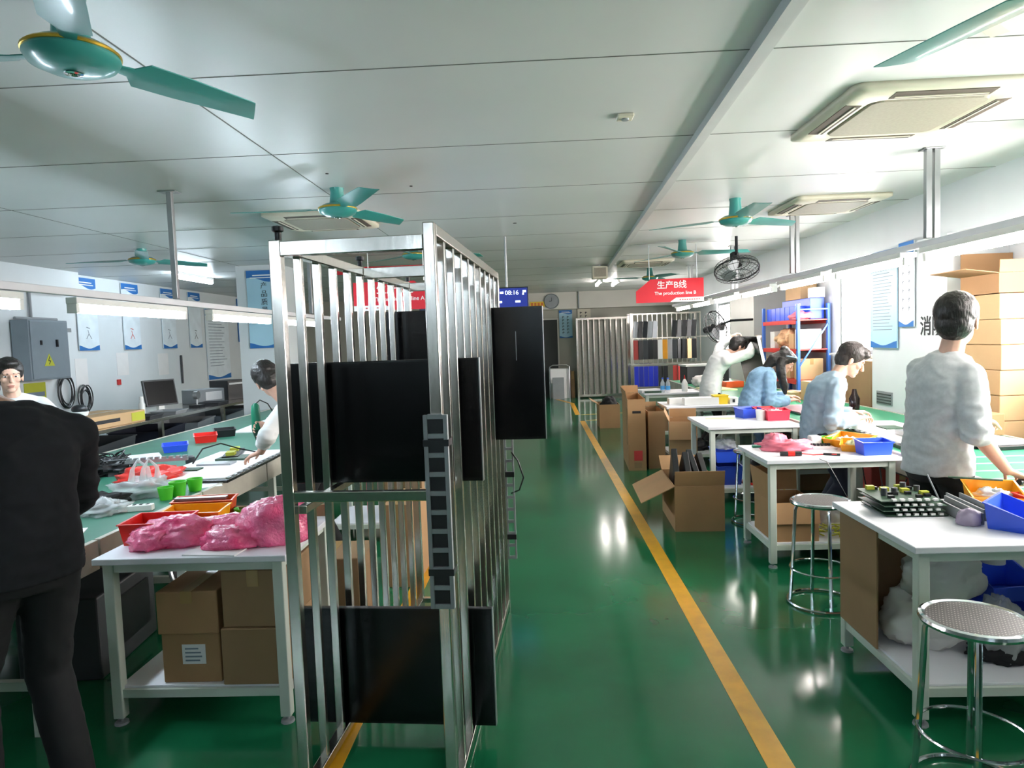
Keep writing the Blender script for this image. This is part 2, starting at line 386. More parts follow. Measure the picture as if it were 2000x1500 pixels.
# ================================================================== ceiling fans
def fan(label, loc, deg, R=.75, drop=.16, pitch=1.3):
    t = T('ceiling_fan', label, 'ceiling fan', (loc[0], loc[1], CH), 0, 'teal ceiling fans')
    z = -drop
    M().lathe([(.02, 0), (.055, 0), (.05, -.03), (.062, z+.035), (.03, z+.03)], n=20).obj('canopy', TEAL, t, True)
    M().lathe([(.05, z+.035), (.11, z+.03), (.143, z+.008), (.148, z-.012), (.135, z-.035), (.09, z-.055), (.05, z-.062), (.0, z-.063)], n=36).obj('motor_housing', TEAL, t, True)
    M().lathe([(.142, z+.012), (.151, z+.004), (.151, z-.004), (.142, z-.006)], n=36).obj('gold_band', GOLD, t, True)
    M().lathe([(.0, z-.062), (.028, z-.063), (.03, z-.068), (.018, z-.07), (.015, z-.064), (0, z-.064)], n=20).obj('bottom_cap', CHROME, t, True)
    for k in range(3):
        a = math.radians(deg+120*k); m = M(); rings = []
        for q, w, tw in [(.13, .045, 4), (.2, .06, 8), (.24, .15, 12), (.4, .145, 12), (R-.06, .125, 9), (R, .12, 8)]:
            rr = []; tw = -math.radians(tw)*pitch
            for u, h in ((-.5, -.0025), (-.25, -.006), (.25, -.006), (.5, -.0025), (.5, .0015), (.25, -.001), (-.25, -.001), (-.5, .0015)):
                qq = q + (u*.08 if q >= R else 0)
                y = u*w*math.cos(tw); zz = z+u*w*math.sin(tw)+h
                rr.append((qq*math.cos(a)-y*math.sin(a), qq*math.sin(a)+y*math.cos(a), zz))
            rings.append(rr)
        m.loft(rings); b = m.obj('blade', TEAL, t, True)
    return t
fan('large teal ceiling fan at upper left, nearest the camera', (-1.56, 2.35), 60.5, .74, .2)
fan('teal ceiling fan above the steel rack, left of centre', (-1.53, 5.37), -58, .78, .16)
fan('small teal ceiling fan above the wall posters, far left', (-4.65, 8.0), 60, .85, .13)
fan('teal ceiling fan seen through the top of the steel rack', (-1.545, 8.76), 20, .9, .1)
fan('teal ceiling fan on the right near the second air conditioner', (1.87, 6.49), 30, .78, .19)
fan('teal ceiling fan above the red hanging sign', (1.945, 9.17), 2, .88, .17)
fan('smallest teal ceiling fan, farthest, beside the red sign', (2.11, 12.8), 60, .7, .17)
fan('teal ceiling fan mostly out of the picture, only a blade at top right', (1.72, 2.17), 110, .75, .18, .1)

# ================================================================== ceiling air conditioners, boxes
def cassette(label, x, y, w=.93):
    t = T('ceiling_air_conditioner', label, 'air conditioner', (x, y, CH), 0, 'ceiling air conditioners')
    def rr(s, r=.06, n=5):
        p = []
        for cx, cy, a0 in ((1, 1, 0), (-1, 1, 90), (-1, -1, 180), (1, -1, 270)):
            for k in range(n): a = math.radians(a0+90*k/(n-1)); p.append((cx*(s-r)+r*math.cos(a), cy*(s-r)+r*math.sin(a)))
        return p
    h = w/2
    M().loft([[(x, y, 0) for x, y in rr(h)], [(x, y, -.03) for x, y in rr(h)], [(x, y, -.045) for x, y in rr(h-.05)], [(x, y, -.05) for x, y in rr(h*.70, .08)], [(x, y, -.04) for x, y in rr(h*.67, .08)]]).obj('panel', CREAM, t, 2)
    M().loft([[(x, y, -.035) for x, y in rr(h*.66, .05)], [(x, y, -.052) for x, y in rr(h*.64, .05)]]).obj('intake_grille', ACGREY, t)
    for k in range(4):
        a = k*PI/2; R = Matrix.Rotation(a, 4, 'Z')
        m = M(); m.add([(-h*.54, -h*.91, -.0465), (h*.54, -h*.91, -.0465), (h*.54, -h*.735, -.0515), (-h*.54, -h*.735, -.0515), (-h*.54, -h*.91, -.04), (h*.54, -h*.91, -.04), (h*.54, -h*.735, -.04), (-h*.54, -h*.735, -.04)], [(0,1,2,3), (7,6,5,4), (0,4,5,1), (1,5,6,2), (2,6,7,3), (3,7,4,0)], R)
        m.obj('outlet_slot', SLOT, t)
        f = M().box((R @ V((0, -h*.79, -.0515)))[:], (h*1.0 if k % 2 == 0 else .012, .012 if k % 2 == 0 else h*1.0, .006)); f.obj('louvre', CREAM, t)
    return t
cassette('large square ceiling air conditioner at upper right', 2.12, 4.06, .95)
cassette('ceiling air conditioner beyond the right-hand teal fan', 2.88, 6.92, .88)
cassette('ceiling air conditioner with vents behind the fan left of centre', -2.03, 6.62, .9)
cassette('farthest ceiling air conditioner, above the far right fan', 1.85, 11.7, .85)
t = T('smoke_detector', 'small square cream smoke detector on the middle of the ceiling', 'detector', (.53, 3.93, CH))
M().b2((-.045, -.045, -.02), (.045, .045, 0)).obj('base', CREAM, t, bevel=.006)
M().lathe([(0, -.028), (.02, -.028), (.022, -.02), (0, -.02)], n=16).obj('sensor', GREYP, t, True)
t = T('ceiling_speaker', 'cream box speaker hung from the far ceiling beside the trunking', 'speaker', (1.1, 11.85, CH))
M().b2((-.13, -.1, -.24), (.13, .1, -.03)).obj('case', CREAM, t, bevel=.01); M().b2((-.1, -.112, -.21), (.1, -.1, -.06)).obj('grille', ACGREY, t)
M().b2((-.02, -.02, -.03), (.02, .02, 0)).obj('bracket', ALU, t)
S('ceiling_patch', M().b2((-.1, -.035, -.012), (.1, .035, 0)), CREAM, 'small flat white fitting on the ceiling above the fan blade at top right', 'fitting', (1.93, 3.0, CH), .7)

# ================================================================== wall and hanging fans
def wallfan(label, loc, yaw, tilt, R, arm):
    t = T('industrial_fan', label, 'fan', loc)
    X = Matrix.Rotation(yaw, 4, 'Z') @ Matrix.Rotation(tilt, 4, 'X')
    g = M()
    for q, z in ((R, 0), (R*.97, .05), (R*.97, -.05), (R*.6, .09), (R*.6, -.09), (R*.25, .1)): g.ring(X @ V((0, 0, z)), q, .004 if q < R else .01, 32, 5, X)
    for k in range(28):
        a = 2*PI*k/28; c, s = math.cos(a), math.sin(a)
        for sg in (1, -1): g.tube([X @ V((c*q, s*q, sg*z)) for q, z in ((R*.12, .1), (R*.6, .09), (R*.97, .05), (R, 0))], .0022, 4)
    g.obj('guard', BLACKM, t, True)
    M().cyl(X @ V((0, 0, -.06)), X @ V((0, 0, -.24)), R*.26, R*.2, 16).obj('motor', BLACKP, t, True)
    for k in range(3):
        a = 2*PI*k/3; mm = M(); rings = []
        for q, w in ((R*.1, .06), (R*.5, R*.5), (R*.88, R*.4)):
            rings.append([X @ V((q*math.cos(a)-u*w*math.sin(a), q*math.sin(a)+u*w*math.cos(a), u*.06+h)) for u, h in ((-.5, 0), (.5, 0), (.5, .004), (-.5, .004))])
        mm.loft(rings).obj('blade', GREYP, t, True)
    M().tube([X @ V((0, 0, -.2)), V(arm)*.4+V((0, 0, .05)), arm], .02, 8).obj('bracket', BLACKM, t, True)
    return t
wallfan('large black caged fan hung above the lamp rail, seen from below', (2.6, 9.0, 2.42), 0, PI*.86, .28, (.0, .0, .43))
wallfan('black wall fan with dark motor in front of the far window', (3.0, 11.6, 1.72), math.radians(40), PI*.42, .27, (.62, .05, .1))
wallfan('dark fan guard cut off by the right edge below the big air conditioner', (3.35, 4.3, 2.55), .3, PI*.6, .25, (.31, .0, .15))

# ================================================================== posters, signs, clock
def poster(label, X, w, h, kind, rows=0, glyphs=None, cat='poster'):
    t = T('wall_poster', label, cat, X.translation); L = Matrix.Translation(-X.translation) @ X
    M().prism([(-w/2, -h/2), (w/2, -h/2), (w/2, h/2), (-w/2, h/2)], .012, L).obj('board', {'w': POSTW, 'b': POSTL, 'd': POSTB, 'c': CREAM}[kind], t)
    L2 = L @ Matrix.Translation((0, 0, .0125))
    if kind in 'wb' and kind != 'c':
        n = 10; top = [(-w/2, h/2)]+[(w/2, h/2)]+[(w/2-w*k/n, h/2-h*(.12+.03*math.sin(k/n*PI*1.6+.3))) for k in range(n+1)]
        M().prism(top, .002, L2).obj('header', POSTB, t)
        bt = [(-w/2, -h/2), (w/2, -h/2)]+[(w/2-w*k/n, -h/2+h*(.05+.025*math.sin(k/n*PI*1.7+2))) for k in range(n+1)]
        M().prism(bt, .002, L2).obj('footer', POSTB, t)
        M().prism([(-w*.3, h*.43), (w*.3, h*.43), (w*.3, h*.445), (-w*.3, h*.445)], .003, L2).prism([(-w*.38, h*.4), (w*.38, h*.4), (w*.38, h*.412), (-w*.38, h*.412)], .003, L2).obj('header_lines', INKW, t)
    if glyphs:
        k = len(glyphs)
        for i, g in enumerate(glyphs):
            text('lettering', g, min(w*.5, h*.09), INK, t, L2 @ Matrix.Translation((.02, h*.3-i*h*.105, .002)))
    if rows:
        m = M()
        for i in range(rows):
            yy = h*.33-i*h*.68/rows; ww = w*random.uniform(.55, .8)
            m.prism([(-w*.4, yy), (-w*.4+ww, yy), (-w*.4+ww, yy+h*.008), (-w*.4, yy+h*.008)], .001, L2)
        m.obj('text_lines', INKG, t)
    return t, L2
PW = [((10.4, 2.25), 'leftmost of the tall white posters hung on the left wall'), ((11.55, 2.25), 'second tall white poster from the left on the left wall'),
      ((12.75, 2.25), 'third tall white poster from the left on the left wall'), ((13.75, 2.25), 'fourth tall white poster, beside the big blue notice')]
def stroke(m, L, pts, w=.012):
    for p, q in zip(pts, pts[1:]):
        d = (V(q)-V(p)).normalized(); n = V((-d.y, d.x))*w/2
        m.prism([(p[0]+n.x, p[1]+n.y), (q[0]+n.x, q[1]+n.y), (q[0]-n.x, q[1]-n.y), (p[0]-n.x, p[1]-n.y)], .001, L)
for i, ((y, z), lb) in enumerate(PW):
    t, L = poster(lb, facing((-6.985, y, z), 90), .48, 1.12, 'w')
    m = M()
    stroke(m, L, [(-.02, -.24), (.0, -.3), (.06, -.38)]); stroke(m, L, [(.0, -.3), (-.06, -.38)]); stroke(m, L, [(-.05, -.2), (.03, -.22)])
    m.obj('brush_mark', [INKG, INKR, INKG, INK][i], t)
poster('big pale blue notice with dark footer on the left wall', facing((-6.985, 14.7, 1.75), 90), 1.05, 1.5, 'w', 16)
poster('dark blue notice board right of the big notice on the far left wall', facing((-6.985, 16.2, 2.3), 90), .9, 1.0, 'd', 8)
poster('tall pale blue poster with black characters on the left column', facing((-4.02, 9.985, 2.2), 0), .47, 1.14, 'b', 0, '产品质量')
poster('large pale blue notice on the right pilaster', facing((3.605, 7.26, 1.9), -90), .54, 1.0, 'b', 20)
poster('narrow white poster with a blue foot right of the large blue notice', facing((3.605, 6.82, 2.02), -90), .27, .82, 'w', 0, None)
t = bpy.data.objects[sorted(o.name for o in bpy.data.objects if o.name.startswith('wall_poster'))[-1]]
m = M(); L = facing((-.013, 0, 0), -90)
for i in range(7):
    for x in (-.05, .06): stroke(m, L, [(x-.02, .28-i*.085), (x+.015, .285-i*.085)], .008); stroke(m, L, [(x, .3-i*.085), (x-.01, .255-i*.085)], .008)
m.obj('lettering', INKG, t)
poster('pale blue poster with black writing on the back wall beside the doorway', facing((.79, 18.935, 2.0), 0), .36, .76, 'b', 0)
t = [o for o in bpy.data.objects if o.get('label', '').startswith('pale blue poster with black writing')][0]
m = M(); L = facing((0, -.014, 0), 0)
for i in range(6):
    for x in (-.07, .06): stroke(m, L, [(x-.03, .2-i*.085), (x+.03, .2-i*.085)], .012); stroke(m, L, [(x, .225-i*.085), (x-.02, .16-i*.085)], .012)
m.obj('lettering', INK, t)
poster('cream poster with black writing behind the steel grille screen', facing((1.3, 18.935, 2.0), 0), .36, .86, 'c', 0)
t = [o for o in bpy.data.objects if o.get('label', '').startswith('cream poster with black')][0]
m = M()
for i in range(7):
    for x in (-.09, .05): stroke(m, L, [(x-.03, .3-i*.09), (x+.03, .3-i*.09)], .014); stroke(m, L, [(x, .325-i*.09), (x-.02, .26-i*.09)], .014)
m.obj('lettering', INK, t)
# papers and small things on the left wall
def sheet(label, y, z, w, h, mt=PAPER): S('wall_notice', M().b2((0, -w/2, -h/2), (.004, w/2, h/2)), mt, label, 'notice', (-7.0, y, z))
sheet('white paper sheet taped low under the first tall poster', 10.2, 1.32, .28, .5)
sheet('white paper sheet taped under the second tall poster', 11.25, 1.45, .32, .38)
sheet('white paper sheet taped under the third tall poster', 12.5, 1.4, .34, .4)
S('wall_socket', M().b2((0, -.045, -.045), (.02, .045, .045)), INKR, 'small reddish socket under the second paper sheet on the left wall', 'socket', (-7.0, 11.1, 1.15))
S('hanging_tool', M().cyl((0, 0, 0), (0, 0, -.55), .02), DARKGREY, 'dark rod hanging on the left wall below the third poster', 'tool', (-6.97, 13.1, 1.55))
S('wall_label', M().b2((0, -.08, -.03), (.008, .08, .03)), GREYP, 'small grey label on the left wall beside the first tall poster', 'label', (-7.0, 9.95, 2.0))
# lettering on the right pilaster
t = T('wall_lettering', 'black Chinese characters painted on the right pilaster', 'lettering', (3.62, 6.42, 1.6))
text('character', '消', .19, INK, t, facing((-.003, .105, 0), -90), bold=.003); text('character', '防', .19, INK, t, facing((-.003, -.085, 0), -90), bold=.003)
t = T('air_vent', 'small dark slotted vent low on the right pilaster', 'vent', (3.62, 7.28, .87))
M().b2((-.01, -.16, -.07), (0, .16, .07)).obj('frame', GREYP, t)
m = M()
for i in range(4): m.b2((-.016, -.14, -.055+i*.03), (-.01, .14, -.042+i*.03))
m.obj('slat', DARKGREY, t)
# hanging red signs
def sign(label, cx, y, zc, w, h, zh, en, strip, rev=False):
    t = T('hanging_sign', label, 'sign', (cx, y, CH))
    z = zc-CH; s = -1 if rev else 1
    X = facing((0, 0, z))
    pl = [(-w/2, -h/2), (w/2, -h/2), (w/2, h*.32), (w/2, h/2), (-w*.28, h/2), (-w/2, h*.0)]
    M().prism([(x*s, y) for x, y in pl][::s], .014, X).obj('board', SIGNR, t)
    X2 = X @ Matrix.Translation((0, 0, .0142))
    M().prism([(x*s, y) for x, y in [(0, -h/2), (w/2, -h/2), (w/2, -h*.32), (w*.09, -h*.32)]][::s], .001, X2).obj('white_strip', INKW, t)
    text('lettering', zh, h*.36, INKW, t, X2 @ Matrix.Translation((w*.03, h*.22, .0015)), bold=.0015)
    text('lettering', en, h*.2, INKW, t, X2 @ Matrix.Translation((w*.08, -h*.12, .0015)), bold=.0006)
    m = M()
    for i in range(9): m.prism([(s*(w*.14)+i*s*w*.035, -h*.43), (s*(w*.14)+i*s*w*.035+w*.024, -h*.43), (s*(w*.14)+i*s*w*.035+w*.024, -h*.39), (s*(w*.14)+i*s*w*.035, -h*.39)], .0015, X2)
    m.obj('strip_text', INKR, t)
    for x in (-w*.3, w*.4): M().cyl((x, -.007, z+h/2), (x, -.007, 0), .006, n=6).obj('hanger_rod', ALU, t)
    return t
sign('red hanging sign with white lettering on the right of the aisle', 1.85, 9.6, 2.225, .93, .32, '生产B线', 'The production line B', 1)
sign('red hanging sign with white lettering behind the steel rack', -1.72, 8.2, 2.2, .95, .34, '生产A线', 'The production line A', 1, True)
S('wall_banner', M().b2((-1.0, 0, -.05), (1.0, .01, .05)), SIGNR, 'red strip banner high behind the steel rack', 'banner', (-2.0, 9.9, 2.7))
M().b2((-.9, .005, .05), (-.88, .01, .15)).b2((.88, .005, .05), (.9, .01, .15)).obj('hanger', ALU, bpy.data.objects['wall_banner'])
# hanging television board
t = T('hanging_television', 'wide lit blue television hung from the ceiling behind the steel rack', 'television', (-.75, 8.2, CH))
M().b2((-.66, 0, -.95), (.66, .05, -.6)).obj('case', BLACKP, t, bevel=.006)
M().b2((-.35, -.004, -.935), (.645, 0, -.615)).obj('screen', SCRB, t); M().b2((-.645, -.004, -.935), (-.35, 0, -.615)).obj('screen', SCRD, t)
L = facing((0, -.005, 0))
text('lettering', '08:16', .075, SCRW, t, L @ Matrix.Translation((.46, -.67, .001)))
m = M()
for x, z, w in ((.59, -.655, .04), (.585, -.685, .02), (.32, -.665, .04), (.30, -.775, .04), (.5, -.775, .06)): m.b2((x, -.006, z-.012), (x+w, -.004, z+.012))
for x, z, w in ((-.6, -.7, .2), (-.35, -.78, .1)): m.b2((x, -.006, z-.01), (x+w, -.004, z+.01))
m.obj('screen_marks', SCRW, t); M().b2((-.56, -.007, -.91), (-.3, -.004, -.86)).obj('screen_patch', SCRP, t)
for x in (-.4, .4): M().cyl((x, .025, -.6), (x, .025, 0), .015).obj('hanger_rod', ALU, t)
t = T('wall_clock', 'round white wall clock on the back beam', 'clock', (.41, 18.5, 2.615))
X = RX.to_3x3()
M().lathe([(.17, 0), (.2, 0), (.205, .03), (.19, .045), (.175, .03), (.17, .03)], n=36, X=X).obj('rim', GREYP, t, True)
M().lathe([(0, 0), (.175, 0), (.175, .025), (0, .025)], n=36, X=X).obj('face', PAPER, t)
M().b2((-.006, -.032, 0), (.006, -.027, .1)).obj('hand', INK, t); M().b2((-.07, -.032, .0), (.0, -.027, .012)).obj('hand', INK, t)
t = T('exit_sign', 'small yellow notice with red marks left of the wall clock', 'sign', (.02, 18.5, 2.55))
M().b2((-.2, -.02, -.07), (.2, 0, .07)).obj('board', mat('sign_yellow', '#e6c23c', .5), t)
m = M()
for i in range(4): m.b2((-.17+i*.09, -.024, -.04), (-.11+i*.09, -.02, .04))
m.obj('marks', mat('sign_orange', '#c8692c', .5), t)
S('conduit_pipe', M().cyl((1.13, 18.48, CH), (1.13, 18.48, 2.4), .02), GREYP, 'thin vertical conduit on the back beam right of the clock', 'pipe')
# ================================================================== builders for furniture and boxes
def blob(m, c, r, amp=.2, fr=2.2, seed=0, nu=36, nv=22, flat=.55):
    rings = []; r = V(r); sd = V((seed*7.3, seed*3.1, seed*1.7))
    for i in range(nv+1):
        t = PI*i/nv; q = max(math.sin(t), .02); rr = []
        for k in range(nu):
            d = V((q*math.cos(2*PI*k/nu), q*math.sin(2*PI*k/nu), -math.cos(t)))
            f = 1+amp*(mnoise.noise(d*fr+sd)+.6*(abs(mnoise.noise(d*fr*2.3+sd))-.3)+.3*mnoise.noise(d*fr*5+sd))
            p = V((d.x*r.x*f, d.y*r.y*f, d.z*r.z*f)); p.z = max(p.z, -r.z*flat)
            rr.append(p+V(c)+V((0, 0, r.z*flat)))
        rings.append(rr)
    return m.loft(rings)
def table(label, x0, y0, x1, y1, group, sz=.17, H=.75):
    t = T('work_table', label, 'table', (x0, y0, 0), 0, group); w, d = x1-x0, y1-y0
    M().b2((0, 0, H-.028), (w, d, H)).obj('table_top', TBLWHITE, t, bevel=.004)
    e = .05
    m = M()
    for a, b in (((e, e), (w-e, e)), ((e, d-e), (w-e, d-e)), ((e, e), (e, d-e)), ((w-e, e), (w-e, d-e))): m.bar((*a, H-.05), (*b, H-.05), .03, .04)
    m.obj('frame', LEGW, t)
    for x in (e, w-e):
        for y in (e, d-e):
            l = M().b2((x-.023, y-.023, .03), (x+.023, y+.023, H-.028)).obj('leg', LEGW, t, bevel=.004)
            M().lathe([(.008, .03), (.008, .012), (.028, .01), (.03, 0), (0, 0)], (x, y, 0), 14).obj('foot', GREYP, l, True)
    M().b2((e, e, sz-.012), (w-e, d-e, sz)).obj('shelf', TBLWHITE, t, bevel=.003)
    m = M()
    for a, b in (((e, e), (w-e, e)), ((e, d-e), (w-e, d-e)), ((e, e), (e, d-e)), ((w-e, e), (w-e, d-e))): m.bar((*a, sz-.03), (*b, sz-.03), .03, .036)
    m.obj('shelf_frame', LEGW, t)
    return t
def carton(label, lo, d, rz=0, mt=None, group=None, lab=False, tape=True, name='carton'):
    t = T(name, label, 'box', (lo[0]+d[0]/2, lo[1]+d[1]/2, lo[2]), rz, group); mt = mt or CARD; w, l, h = d
    M().b2((-w/2, -l/2, 0), (w/2, l/2, h)).obj('body', mt, t, bevel=.006)
    if tape: M().b2((-.025, -l/2-.0015, h*.72), (.025, -l/2, h)).b2((-.025, -l/2-.0015, h), (.025, l/2+.0015, h+.0015)).obj('tape', TAPE, t)
    if lab:
        M().b2((-w*.15, -l/2-.002, h*.38), (w*.25, -l/2, h*.78)).obj('paper_label', PAPER, t)
        m = M()
        for i in range(4): m.b2((-w*.1, -l/2-.003, h*(.44+.08*i)), (w*random.uniform(.08, .2), -l/2-.002, h*(.47+.08*i)))
        m.obj('print', INKG, t)
    return t
def open_carton(label, lo, d, flaps, rz=0, mt=None, fill=None, name='open_carton'):
    """flaps: list of (side, length, angle from vertical-up outward in degrees); side in 'fblr'"""
    t = T(name, label, 'box', (lo[0]+d[0]/2, lo[1]+d[1]/2, lo[2]), rz); mt = mt or CARD; w, l, h = d; k = .006
    m = M(); m.b2((-w/2, -l/2, 0), (w/2, l/2, k)); m.b2((-w/2, -l/2, k), (w/2, -l/2+k, h)); m.b2((-w/2, l/2-k, k), (w/2, l/2, h))
    m.b2((-w/2, -l/2+k, k), (-w/2+k, l/2-k, h)); m.b2((w/2-k, -l/2+k, k), (w/2, l/2-k, h)); m.obj('body', mt, t)
    for s, L, a in flaps:
        a = math.radians(a); o = {'f': (0, -1), 'b': (0, 1), 'l': (-1, 0), 'r': (1, 0)}[s]
        c = V((o[0]*w/2, o[1]*l/2, h)); dr = V((o[0]*math.sin(a), o[1]*math.sin(a), math.cos(a))); half = (w if o[0] == 0 else l)/2
        sd = V((abs(o[1]), abs(o[0]), 0)); n = sd.cross(dr)*k/2; c = c+dr*.003
        vs = [c+sd*half*i+dr*L*j+n*q for q in (-1, 1) for i, j in ((-1, 0), (1, 0), (1, 1), (-1, 1))]
        M().add(vs, [(0,1,2,3)[::-1], (4,5,6,7), (0,1,5,4), (1,2,6,5), (2,3,7,6), (3,0,4,7)]).obj('flap', mt, t)
    return t
def bin_(label, loc, w, d, h, mt, rz=0, front=.55, group=None, cat='bin'):
    o = S('parts_bin', M().bin(w, d, h, .005, front), mt, label, cat, loc, rz, group); return o

# ================================================================== steel rack with television panels
RK = V((-.613, 2.3, 0)); RA = math.radians(-3.5)
def rk(x, y, z): return RK + Matrix.Rotation(RA, 3, 'Z') @ V((x, y, z))
t = T('steel_rack', 'tall stainless steel bar rack holding television panels in the aisle', 'rack', RK, RA)
HT = 1.985; LN_ = 1.77; hw = .266
for sx in (-1, 1):
    HT = 1.985 if sx < 0 else 2.018
    for y in (0, LN_): M().b2((sx*hw-.02, y-.02, .0), (sx*hw+.02, y+.02, HT)).obj('post', STEEL, t, bevel=.004)
    for k in range(1, 10):
        y = LN_*k/10; M().b2((sx*hw-.015, y-.013, .05), (sx*hw+.015, y+.013, HT-.04)).obj('bar', STEEL, t, bevel=.003)
    for z, n in ((HT-.02, 'top_rail'), (1.05, 'middle_rail'), (.035, 'bottom_rail')):
        if n == 'middle_rail': M().b2((sx*(hw-.032)-.015, .02, z-.015), (sx*(hw-.032)+.015, LN_-.02, z+.015)).obj(n, STEEL, t, bevel=.003)
        else: M().b2((sx*hw-.02, .02, z-.02), (sx*hw+.02, LN_-.02, z+.02)).obj(n, STEEL, t, bevel=.004)
HT = 1.985
for y in (0, .9, LN_): M().b2((-hw+.02, y-.018, HT-.055), (hw-.02, y+.018, HT-.005)).obj('cross_rail', STEEL, t, bevel=.003)
for y in (0, LN_): M().b2((-hw+.02, y-.015, 1.085), (hw-.02, y+.015, 1.12)).obj('cross_rail', STEEL, t, bevel=.003)
M().b2((-hw+.02, LN_-.015, .03), (hw-.02, LN_+.015, .06)).obj('cross_rail', STEEL, t, bevel=.003)
for x, y in ((-hw, .02), (-hw, .9), (-hw+.02, 1.72)): M().lathe([(0, 0), (.012, 0), (.012, .03), (.02, .035), (.02, .05), (0, .055)], (x, y, HT), 10).obj('hook', BLACKM, t, True)
def panel(label, cx, cy, z0, w, h, edge=SILVER, sm=SCREEN):
    t = T('television', label, 'television', (cx, cy, z0), RA, 'televisions in the steel rack')
    M().b2((-w/2, -.012, 0), (w/2, .012, h)).obj('bezel', BEZEL, t, bevel=.003)
    M().b2((-w/2+.008, -.0135, .012), (w/2-.008, -.012, h-.008)).obj('screen', sm, t)
    M().b2((w/2, -.013, 0), (w/2+.004, .013, h)).obj('metal_edge', edge, t)
    M().b2((-w*.3, .012, h*.2), (w*.3, .028, h*.7)).obj('back_cover', BLACKP, t, bevel=.004)
    return t
panel('wide black television panel in the middle tier, front of the steel rack', -.635, 2.71, 1.066, .80, .49)
panel('black television panel standing at the bottom of the steel rack', -.62, 2.71, .056, .80, .49)
p = panel('tall black glossy television panel sticking out on the right of the rack', -.42, 3.80, 1.066, .90, .735)
M().b2((.30, -.016, .44), (.303, -.0135, .6)).obj('scratch', SILVER, p)
# perforated strip taped to the front right post
t = T('perforated_strip', 'grey perforated metal strip with square holes taped to the rack post', 'metal strip', rk(hw-.0, -.037, .72), RA)
m = M(); n = 10; Hs = .66; w = .034
for s in (-1, 1): m.b2((s*w-.007, -.004, 0), (s*w+.007, .016, Hs))
for i in range(n+1): z = i*(Hs-.014)/n; m.b2((-w+.007, -.004, z), (w-.007, .016, z+.016))
m.obj('strip', mat('grey_metal_strip', '#8f9295', .45, .3), t, bevel=.001)
M().b2((-w+.006, .004, .01), (w-.006, .014, Hs-.01)).obj('backing', BLACKP, t)
for z in (.115, .555): M().b2((-w-.009, -.006, z), (w+.009, -.002, z+.022)).b2((w+.007, -.004, z), (w+.010, .055, z+.022)).b2((-w-.010, -.004, z), (-w-.007, .055, z+.022)).obj('black_tape', BLACKP, t)
t = T('perforated_strip', 'second grey perforated strip tied to the far right post of the rack', 'metal strip', rk(hw+.045, LN_+.0, .3), RA)
m = M(); Hs = .75
for s in (-1, 1): m.b2((s*.022-.005, -.004, 0), (s*.022+.005, .012, Hs))
for i in range(11): z = i*(Hs-.014)/10; m.b2((-.017, -.004, z), (.017, .012, z+.016))
m.obj('strip', mat('grey_metal_strip', '#8f9295', .45, .3), t)
M().b2((-.07, -.008, .12), (.028, .016, .15)).b2((-.07, -.008, .5), (.028, .016, .53)).obj('black_tape', BLACKP, t)
S('hanging_cable', M().tube([rk(hw+.06, LN_, .95), rk(hw+.1, LN_-.02, .9), rk(hw+.13, LN_-.02, .8), rk(hw+.1, LN_, .72), rk(hw+.05, LN_, .7)], .005, 6), BLACKP, 'thin black cable looping off the far right post of the rack', 'cable', smooth=True)

# ================================================================== left conveyor
def conveyor(label, x0, x1, y0, y1, matl, legx):
    t = T('conveyor_table', label, 'conveyor', (0, 0, 0)); H = .75
    M().b2((x0+.03, y0, H-.05), (x1-.03, y1, H-.004)).obj('work_mat', matl, t)
    for x in (x0, x1-.03):
        m = M(); y = y0
        while y < y1: m.b2((x, y, H-.14), (x+.03, min(y+.985, y1), H)); y += 1.0
        m.obj('side_panel', CONVW, t, bevel=.003)
    y = y0+.35
    while y < y1:
        for x in (x0+.05, x1-.08): M().b2((x-.02, y-.02, 0), (x+.03, y+.03, H-.14)).obj('leg', LEGW, t)
        M().b2((x0+.05, y-.015, .2), (x1-.08, y+.015, .24)).obj('cross_bar', LEGW, t)
        y += 1.3
    M().b2((x0+.1, y0, .56), (x0+.3, y1, .6)).obj('cable_tray', DARKGREY, t)
    return t
conveyor('long green-topped assembly conveyor on the left', -3.9, -2.1, 1.1, 9.95, GREENM, 0)
# ---- things on the left conveyor
t = T('television', 'half assembled television lying open on the left conveyor', 'television', (-2.39, 4.98, .746), math.radians(2))
M().b2((-.3, -.62, 0), (.3, .62, .022)).obj('bezel', BEZEL, t, bevel=.004)
M().b2((-.27, -.59, .022), (.27, .59, .03)).obj('white_back', PAPER, t)
m = M()
for k in range(12): m.b2((.275, -.58+k*.095, .022), (.295, -.54+k*.095, .03))
m.obj('clips', SILVER, t)
M().b2((-.1, .1, .03), (.12, .3, .045)).obj('circuit_board', PCB, t); M().b2((-.2, -.3, .03), (-.05, -.2, .04)).obj('circuit_board', PCB, t)
M().b2((-.15, -.1, .03), (.1, .02, .042)).obj('metal_box', SILVER, t)
t = T('toolkit_board', 'dark narrow board with yellow parts lying on the open television panel', 'circuit board', (-2.47, 5.35, .78), .3)
M().b2((-.06, -.22, 0), (.06, .22, .02)).obj('board', BLACKP, t)
for y in (-.16, -.1, .08, .14): M().b2((-.035, y-.022, .02), (.03, y+.02, .045)).obj('yellow_part', PCBY, t)
for i, (x, y, k, a) in enumerate([(-2.21, 3.93, 1, .2), (-2.19, 4.03, 1.15, -.4), (-2.15, 4.16, 1.05, .5)]):
    S('plastic_cup', M().lathe([(0, 0), (.034*k, 0), (.045*k, .075*k), (.041*k, .075*k), (.031*k, .006), (0, .006)], n=18), GREENP, 'bright green plastic cup on the left conveyor, '+['nearest of the three', 'middle of the three', 'farthest of the three'][i], 'cup', (x-.03, y, .746), a, 'green cups on the conveyor', smooth=True)
m = M(); blob(m, (0, 0, 0), (.16, .14, .075), .35, 2.5, 3)
